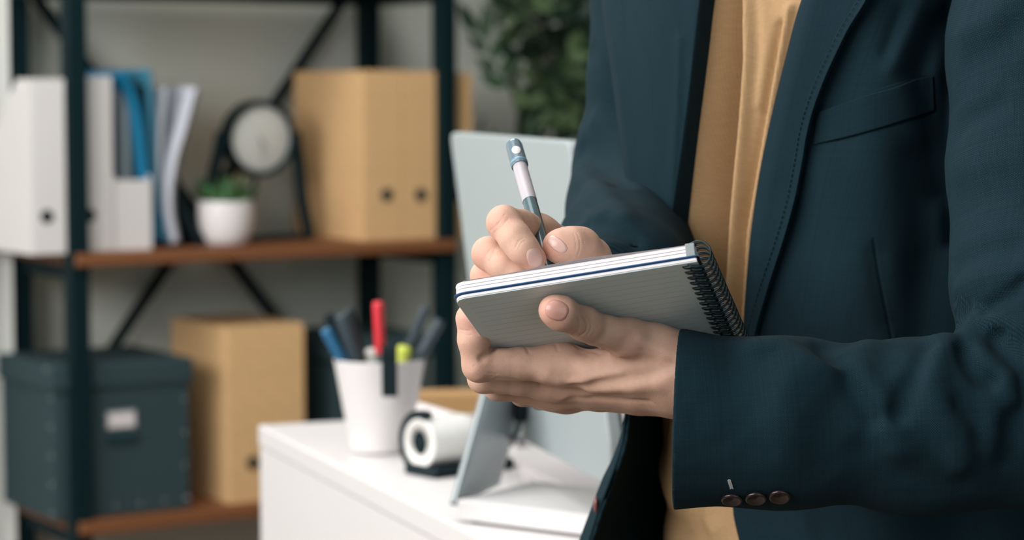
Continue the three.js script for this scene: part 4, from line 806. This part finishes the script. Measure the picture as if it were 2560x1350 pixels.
{
  // left front (right side of the picture)
  const folds = px2([
    [[[2034, 366], [2120, 346], [2220, 318], [2337, 281]], 3.2, -0.6], [[[2184, 600], [2196, 680], [2212, 760], [2234, 870]], 3.5, -1.0], [[[2190, 640], [2200, 700], [2222, 800]], 30, -2.5],
    [[[2100, -100], [2180, 100], [2260, 180]], 60, 2], [[[2350, 60], [2300, 180], [2330, 300], [2350, 480]], 34, -7], [[[2250, 30], [2215, 130]], 20, -2.5], [[[2330, -60], [2280, 60], [2230, 170]], 26, 3],
    [[[2300, 400], [2320, 620], [2290, 830]], 60, -8], [[[2060, 430], [2110, 640], [2100, 850]], 70, 4], [[[2380, 0], [2372, 300], [2384, 600]], 26, -8], [[[1960, 900], [1990, 1200], [2010, 1400]], 40, 3],
  ]);
  const g = sheet(300, 580, (s, v) => {
    const py = lerp(-540, 1800, v), px = lerp(frontEdge(py), 2680, s), d = torsoDepth(px, py, 0.016);
    const lift = folds(px, py) - turn(px) + 0.0012 * noise(px / 130, py / 170, 3);
    return at(px, py, d - lift);
  }, 0.003, tuv);
  part('front_panel', g, M.jacket, jacket);
  // lapel folded over it
  const lf = px2([[[[2050, -40], [1980, 200], [1940, 420]], 40, 2]]);
  const lap = sheet(70, 480, (s, v) => {
    const py = lerp(-520, 960, v), a = lapIn(py), b = lapOut(py), px = lerp(a, b, s), w = b - a;
    const t = Math.min(px - a, 40) / 40, roll = 0.010 * Math.sqrt(1 - (1 - t) * (1 - t)) - 0.004, e = sstep(0, 26, b - px), rise = 0.0035 + 0.004 * (1 - e * 0.6) * sstep(60, 140, w);
    return at(px, py, torsoDepth(px, py, 0.016) - rise - roll - lf(px, py));
  }, 0.0034, tuv);
  part('lapel', lap, M.jacket, jacket);
  // row of stitches inside the lapel's edge
  const st = [], thread = phys(lin(0.006, 0.022, 0.031), 0.9, { specularIntensity: 0.2 });
  for (let py = -20; py < 900; py += 13) {
    const f = (y) => { const px = lapOut(y) - 20, w = lapOut(y) - lapIn(y); return at(px, y, torsoDepth(px, y, 0.016) - 0.0035 - 0.0036 * sstep(60, 140, w) - 0.0065 * sstep(0, 1, w / 60) - 0.0002); };
    st.push(tube([f(py), f(py + 4), f(py + 8)], 0.00040, 4, 5));
  }
  part('stitching', join(st), thread, jacket);
  // breast pocket welt
  const T = curve([[2040, 282], [2110, 258], [2170, 237], [2240, 218], [2296, 197], [2334, 190]]), B = curve([[2030, 362], [2120, 342], [2220, 314], [2337, 277]]);
  const wl = sheet(110, 30, (s, v) => { const x0 = lerp(2041, 2333, s), x1 = lerp(2031, 2337, s), px = lerp(x0, x1, v), py = lerp(T(x0), B(x1), v), e = Math.min(sstep(0, 0.05, s), sstep(0, 0.09, 1 - s)); return at(px, py, torsoDepth(px, py, 0.016) + turn(px) - folds(px, py) - 0.0010 - 0.0024 * e * (1 - 0.8 * v)); }, 0.0016, tuv);
  part('pocket_welt', wl, M.jacket, jacket);
  const lip = sheet(50, 6, (s, v) => { const px = lerp(2168, 2302, s), py = T(px) + lerp(-9, 4, v) * Math.sin(Math.PI * Math.pow(s, 0.8)); return at(px, py, torsoDepth(px, py, 0.016) + turn(px) - folds(px, py) - 0.0011); }, 0.001, tuv);
  part('pocket_lining', lip, M.jacket, jacket);
}
{
  // right front with its rolled edge (left side of the picture)
  const edge = curve([[-260, 1824], [0, 1792], [150, 1777], [300, 1761], [450, 1743], [600, 1722], [800, 1690], [1000, 1660]]), left = curve([[-260, 1498], [0, 1503], [200, 1530], [400, 1556], [640, 1592], [1000, 1640]]);
  const folds = px2([[[[1560, 0], [1580, 300], [1620, 620]], 26, -1.5], [[[1640, -60], [1650, 200], [1650, 500]], 50, 2.5], [[[1698, 100], [1690, 300], [1668, 600]], 14, 2.5]]);
  const g = sheet(190, 400, (s, v) => {
    const py = lerp(-540, 1000, v), a = left(py), b = edge(py), px = lerp(a, b, s), x = Math.max(0, 1 - (b - px) / lerp(46, 54, clamp(py / 600, 0, 1))), tl = clamp((px - a) / 18, 0, 1);
    return at(px, py, torsoDepth(px, py, 0.020) - 0.006 - folds(px, py) + 0.034 * x * x / (x + 0.18) + 0.012 * (1 - tl) ** 2);
  }, 0.003, tuv);
  part('front_panel', g, M.jacket, jacket);
  // lower part hangs open: dark lining with the cloth facing along its free edge
  const free = curve([[840, 1575], [1030, 1562], [1100, 1547], [1150, 1528], [1200, 1504], [1280, 1474], [1350, 1448], [1600, 1370], [1800, 1330]]), fold = curve([[840, 1590], [1030, 1568], [1110, 1560], [1200, 1530], [1280, 1500], [1350, 1478], [1600, 1405], [1800, 1370]]);
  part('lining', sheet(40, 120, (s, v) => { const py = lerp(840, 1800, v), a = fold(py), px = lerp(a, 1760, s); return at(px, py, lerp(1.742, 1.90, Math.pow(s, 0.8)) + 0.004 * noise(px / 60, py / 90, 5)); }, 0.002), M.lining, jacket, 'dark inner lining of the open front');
  part('facing', sheet(10, 120, (s, v) => { const py = lerp(840, 1800, v), px = lerp(free(py), fold(py), s); return at(px, py, lerp(1.768, 1.7415, s)); }, 0.0025, (s, v, p) => [p.z, p.y]), M.jacket, jacket);
  part('inner_button', shift(new THREE.SphereGeometry(0.004, 16, 10).scale(0.5, 1.6, 1), ...at(1490, 1262, 1.752).toArray()), std(lin(0.16, 0.05, 0.05), 0.25), jacket);
}
/* sleeves */
const sleeveUv = (bones) => {                               // along each bone and round it; the seam lies on the side away from the light
  const B = []; let off = 0;
  for (const [a, b, front] of bones) { const ax = b.clone().sub(a), L = ax.length(); ax.divideScalar(L); const e1 = front.clone().addScaledVector(ax, -front.dot(ax)).normalize(); B.push({ a, ax, L, e1, e2: ax.clone().cross(e1), off }); off += L; }
  const list = B.map((q) => (x, y, z) => { const p = V(x, y, z).sub(q.a); return [q.off + p.dot(q.ax), Math.atan2(p.dot(q.e2), p.dot(q.e1)) * 0.05]; });
  list.pick = (x, y, z) => { let best = 1e9, at = 0; B.forEach((q, i) => { const p = V(x, y, z).sub(q.a), d = p.addScaledVector(q.ax, -clamp(p.dot(q.ax), 0, q.L)).length(); if (d < best) { best = d; at = i; } }); return at; };
  return list;
};
{
  const S = (l) => { const q = l.map((a) => ({ p: at(a[0], a[1], a[2]), r: a[3] * 0.001 })), c = []; for (let i = 0; i + 1 < q.length; i++) c.push(cone(q[i].p, q[i + 1].p, q[i].r, q[i + 1].r)); return (x, y, z) => { let d = 1e9; for (const f of c) d = smin(d, f(x, y, z), 0.03); return d; }; };
  const up = S([[2680, -440, 1.655, 60], [2660, -250, 1.615, 66], [2618, 120, 1.555, 58], [2606, 420, 1.54, 54], [2622, 700, 1.51, 55], [2660, 980, 1.485, 52]]);
  const f1 = S([[2640, 985, 1.482, 41], [2300, 1018, 1.475, 35], [1960, 1014, 1.474, 34], [1690, 994, 1.474, 35], [1560, 986, 1.474, 35]]), f2 = S([[2640, 1110, 1.482, 41], [2300, 1116, 1.475, 35], [1960, 1098, 1.470, 34], [1560, 1144, 1.468, 35]]);
  const base = (x, y, z) => smin(up(x, y, z), smin(f1(x, y, z), f2(x, y, z), 0.036), 0.022);
  const folded = withFolds(base, [
    [[[1900, 866], [1950, 864], [1990, 884], [2047, 912], [2096, 924]], 8, 5], [[[2060, 868], [2070, 890], [2108, 924], [2133, 963], [2182, 1040]], 7, -6], [[[2170, 868], [2160, 890], [2153, 930], [2186, 991], [2222, 1061], [2240, 1120]], 10, 5],
    [[[2243, 1040], [2275, 975], [2306, 916], [2322, 870]], 7, -6], [[[2366, 856], [2350, 876], [2334, 902], [2324, 963], [2352, 1028], [2398, 1093], [2410, 1150]], 10, 7], [[[2408, 880], [2426, 914], [2451, 943], [2479, 955]], 6, -7],
    [[[2436, 822], [2424, 842], [2451, 890], [2491, 934], [2530, 1000]], 6, 6], [[[2495, 841], [2500, 861], [2536, 898], [2560, 922]], 5, -6], [[[2440, 815], [2500, 800], [2560, 815]], 7, 6], [[[2520, 960], [2480, 1040], [2460, 1120]], 9, 3.5], [[[2560, 960], [2530, 1060], [2520, 1150]], 7, -4],
    [[[2100, 1000], [2060, 1080], [2050, 1160]], 12, -2.5], [[[1990, 930], [1960, 1000], [1950, 1100]], 12, 2], [[[1840, 900], [1860, 1000], [1900, 1120]], 14, -1.6], [[[2160, 1120], [2250, 1180], [2400, 1210]], 10, -2.5], [[[2400, 1020], [2440, 1060], [2440, 1140]], 8, -4],
    [[[2400, 322], [2440, 292], [2490, 262]], 8, -3.5], [[[2400, 420], [2460, 398], [2550, 380]], 14, 3], [[[2395, 668], [2440, 642], [2530, 622]], 8, -3], [[[2405, 725], [2470, 692], [2550, 680]], 11, 3], [[[2470, 775], [2520, 742], [2560, 705]], 5, -4], [[[2420, 520], [2500, 500], [2560, 505]], 12, -2], [[[2430, 150], [2500, 120], [2560, 60]], 12, -3], [[[2420, 80], [2480, 40], [2540, -20]], 12, 3],
  ]);
  const c0 = at(1692, 1066, 1.472), cn = V(-1, 0.02, -0.13).normalize();
  const f = (x, y, z) => {
    const o = folded(x, y, z) - 0.0009 * noise(x * 30, y * 30, z * 30) - 0.0004 * noise(x * 90, y * 90, z * 90), c = (x - c0.x) * cn.x + (y - c0.y) * cn.y + (z - c0.z) * cn.z;
    return smax(smax(o, c, 0.0012), -Math.max(base(x, y, z) + lerp(0.0042, 0.013, sstep(0.002, 0.02, -c)), -c - 0.07), 0.001);
  };
  const g = sdfMesh(f, V(0.085, 0.965, -1.70), V(0.50, 1.49, -1.39), 0.002, { eps: 0.0008, uv: sleeveUv([[at(2700, -330, 1.62), at(2650, 1010, 1.48), V(0, 0, 1)], [at(2650, 1010, 1.48), at(1560, 1066, 1.472), V(0, 0, 1)]]) });
  const sl = part('sleeve', g, M.jacket, jacket);
  // three dark buttons and a short row of pale stitches at the cuff
  const bm = phys(lin(0.016, 0.009, 0.008), 0.22, { clearcoat: 0.4 });
  const ring = lathe([[0, 0], [0.0055, 0], [0.0064, 0.0008], [0.0064, 0.0019], [0.0056, 0.0026], [0.0046, 0.0022], [0.0040, 0.0016], [0, 0.0015]], 40);
  for (const [px, py] of [[1830, 1243], [1890, 1240], [1949, 1236]]) {
    const d = trace(f, px, py), p = at(px, py, d), e = 0.001, n = V(f(p.x + e, p.y, p.z) - f(p.x - e, p.y, p.z), f(p.x, p.y + e, p.z) - f(p.x, p.y - e, p.z), f(p.x, p.y, p.z + e) - f(p.x, p.y, p.z - e)).normalize();
    const b = part('cuff_button', ring, bm, jacket); b.position.copy(p.addScaledVector(n, 0.0008)); b.quaternion.setFromUnitVectors(V(0, 1, 0), n);
  }
  const th = [];
  for (let k = 0; k < 9; k++) { const q = (dx, dy) => { const x = 1823 + dx + k * 0.8, y = 1200 + k * 2.6 + dy, d = trace(f, x, y); return at(x, y, d - 0.0006); }; th.push(tube([q(-4, 1.5), q(0, -0.5), q(4, 1)], 0.00025, 4, 5)); }
  part('buttonhole_thread', join(th), std(lin(0.36, 0.38, 0.39), 0.8), jacket);
}
{
  const l = [[1690, -420, 1.90, 56], [1672, -280, 1.905, 60], [1648, 0, 1.878, 50], [1638, 160, 1.868, 47], [1612, 430, 1.875, 53], [1600, 540, 1.84, 53], [1568, 640, 1.74, 48], [1560, 690, 1.665, 46]].map((a) => ({ p: at(a[0], a[1], a[2]), r: a[3] * 0.001 })), c = [];
  for (let i = 0; i + 1 < l.length; i++) c.push(cone(l[i].p, l[i + 1].p, l[i].r, l[i + 1].r));
  const base = (x, y, z) => { let d = 1e9; for (const q of c) d = smin(d, q(x, y, z), 0.02); return d; };
  const folded = withFolds(base, [[[[1452, 372], [1500, 400], [1560, 460]], 8, -6], [[[1440, 440], [1500, 480], [1560, 540]], 9, 4], [[[1470, 560], [1530, 570], [1580, 600]], 7, -5], [[[1490, 300], [1530, 330], [1570, 350]], 9, 4], [[[1480, 130], [1510, 200], [1540, 260]], 9, -3], [[[1440, 520], [1500, 540]], 7, 3.5], [[[1500, 620], [1560, 620]], 6, 3]]);
  const wr = at(1545, 700, 1.625), f = (x, y, z) => { const o = folded(x, y, z) - 0.0016 * noise(x * 26, y * 26, z * 26), k = z - wr.z; return smax(smax(o, k, 0.0015), -Math.max(base(x, y, z) + lerp(0.0042, 0.014, sstep(0.002, 0.02, -k)), -k - 0.06), 0.001); };
  part('sleeve', sdfMesh(f, V(0.0, 1.02, -2.02), V(0.20, 1.49, -1.60), 0.0024, { eps: 0.001, uv: sleeveUv([[l[0].p, l[5].p, V(-0.6, 0, 0.8)], [l[5].p, l[7].p, V(-1, 0.3, 0)]]) }), M.jacket, jacket);
}
{ // trousers and shoes, below the frame
  const bx = V(0.265, 0, -1.79), leg = (s) => [cone(bx.clone().addScaledVector(tA, 0.085 * s).setY(0.80), bx.clone().addScaledVector(tA, 0.09 * s).setY(0.46), 0.09, 0.08), cone(bx.clone().addScaledVector(tA, 0.09 * s).setY(0.46), bx.clone().addScaledVector(tA, 0.1 * s).setY(0.08), 0.08, 0.062)];
  const L = [...leg(1), ...leg(-1), cone(bx.clone().addScaledVector(tA, -0.07).setY(0.9), bx.clone().addScaledVector(tA, 0.07).setY(0.84), 0.095, 0.095)];
  part('trousers', sdfMesh((x, y, z) => { let d = 1e9; for (const q of L) d = smin(d, q(x, y, z), 0.05); return Math.max(d, 0.055 - y, y - 0.86); }, V(-0.05, 0, -2.05), V(0.56, 1.0, -1.55), 0.008), std(lin(0.012, 0.016, 0.024), 0.85), person);
  for (const s of [1, -1]) { const a = bx.clone().addScaledVector(tA, 0.1 * s).setY(0.045); part('shoe', sdfMesh(((q, r) => (x, y, z) => Math.max(smin(q(x, y, z), r(x, y, z), 0.03), 0.002 - y))(cone(a.clone().addScaledVector(tF, -0.05), a.clone().addScaledVector(tF, 0.16).setY(0.03), 0.048, 0.038), cone(a, a.clone().setY(0.09), 0.048, 0.045)), a.clone().subScalar(0.26).setY(-0.02), a.clone().addScalar(0.26).setY(0.16), 0.006), std(lin(0.02, 0.014, 0.01), 0.35), person); }
}

renderer.render(scene, camera);
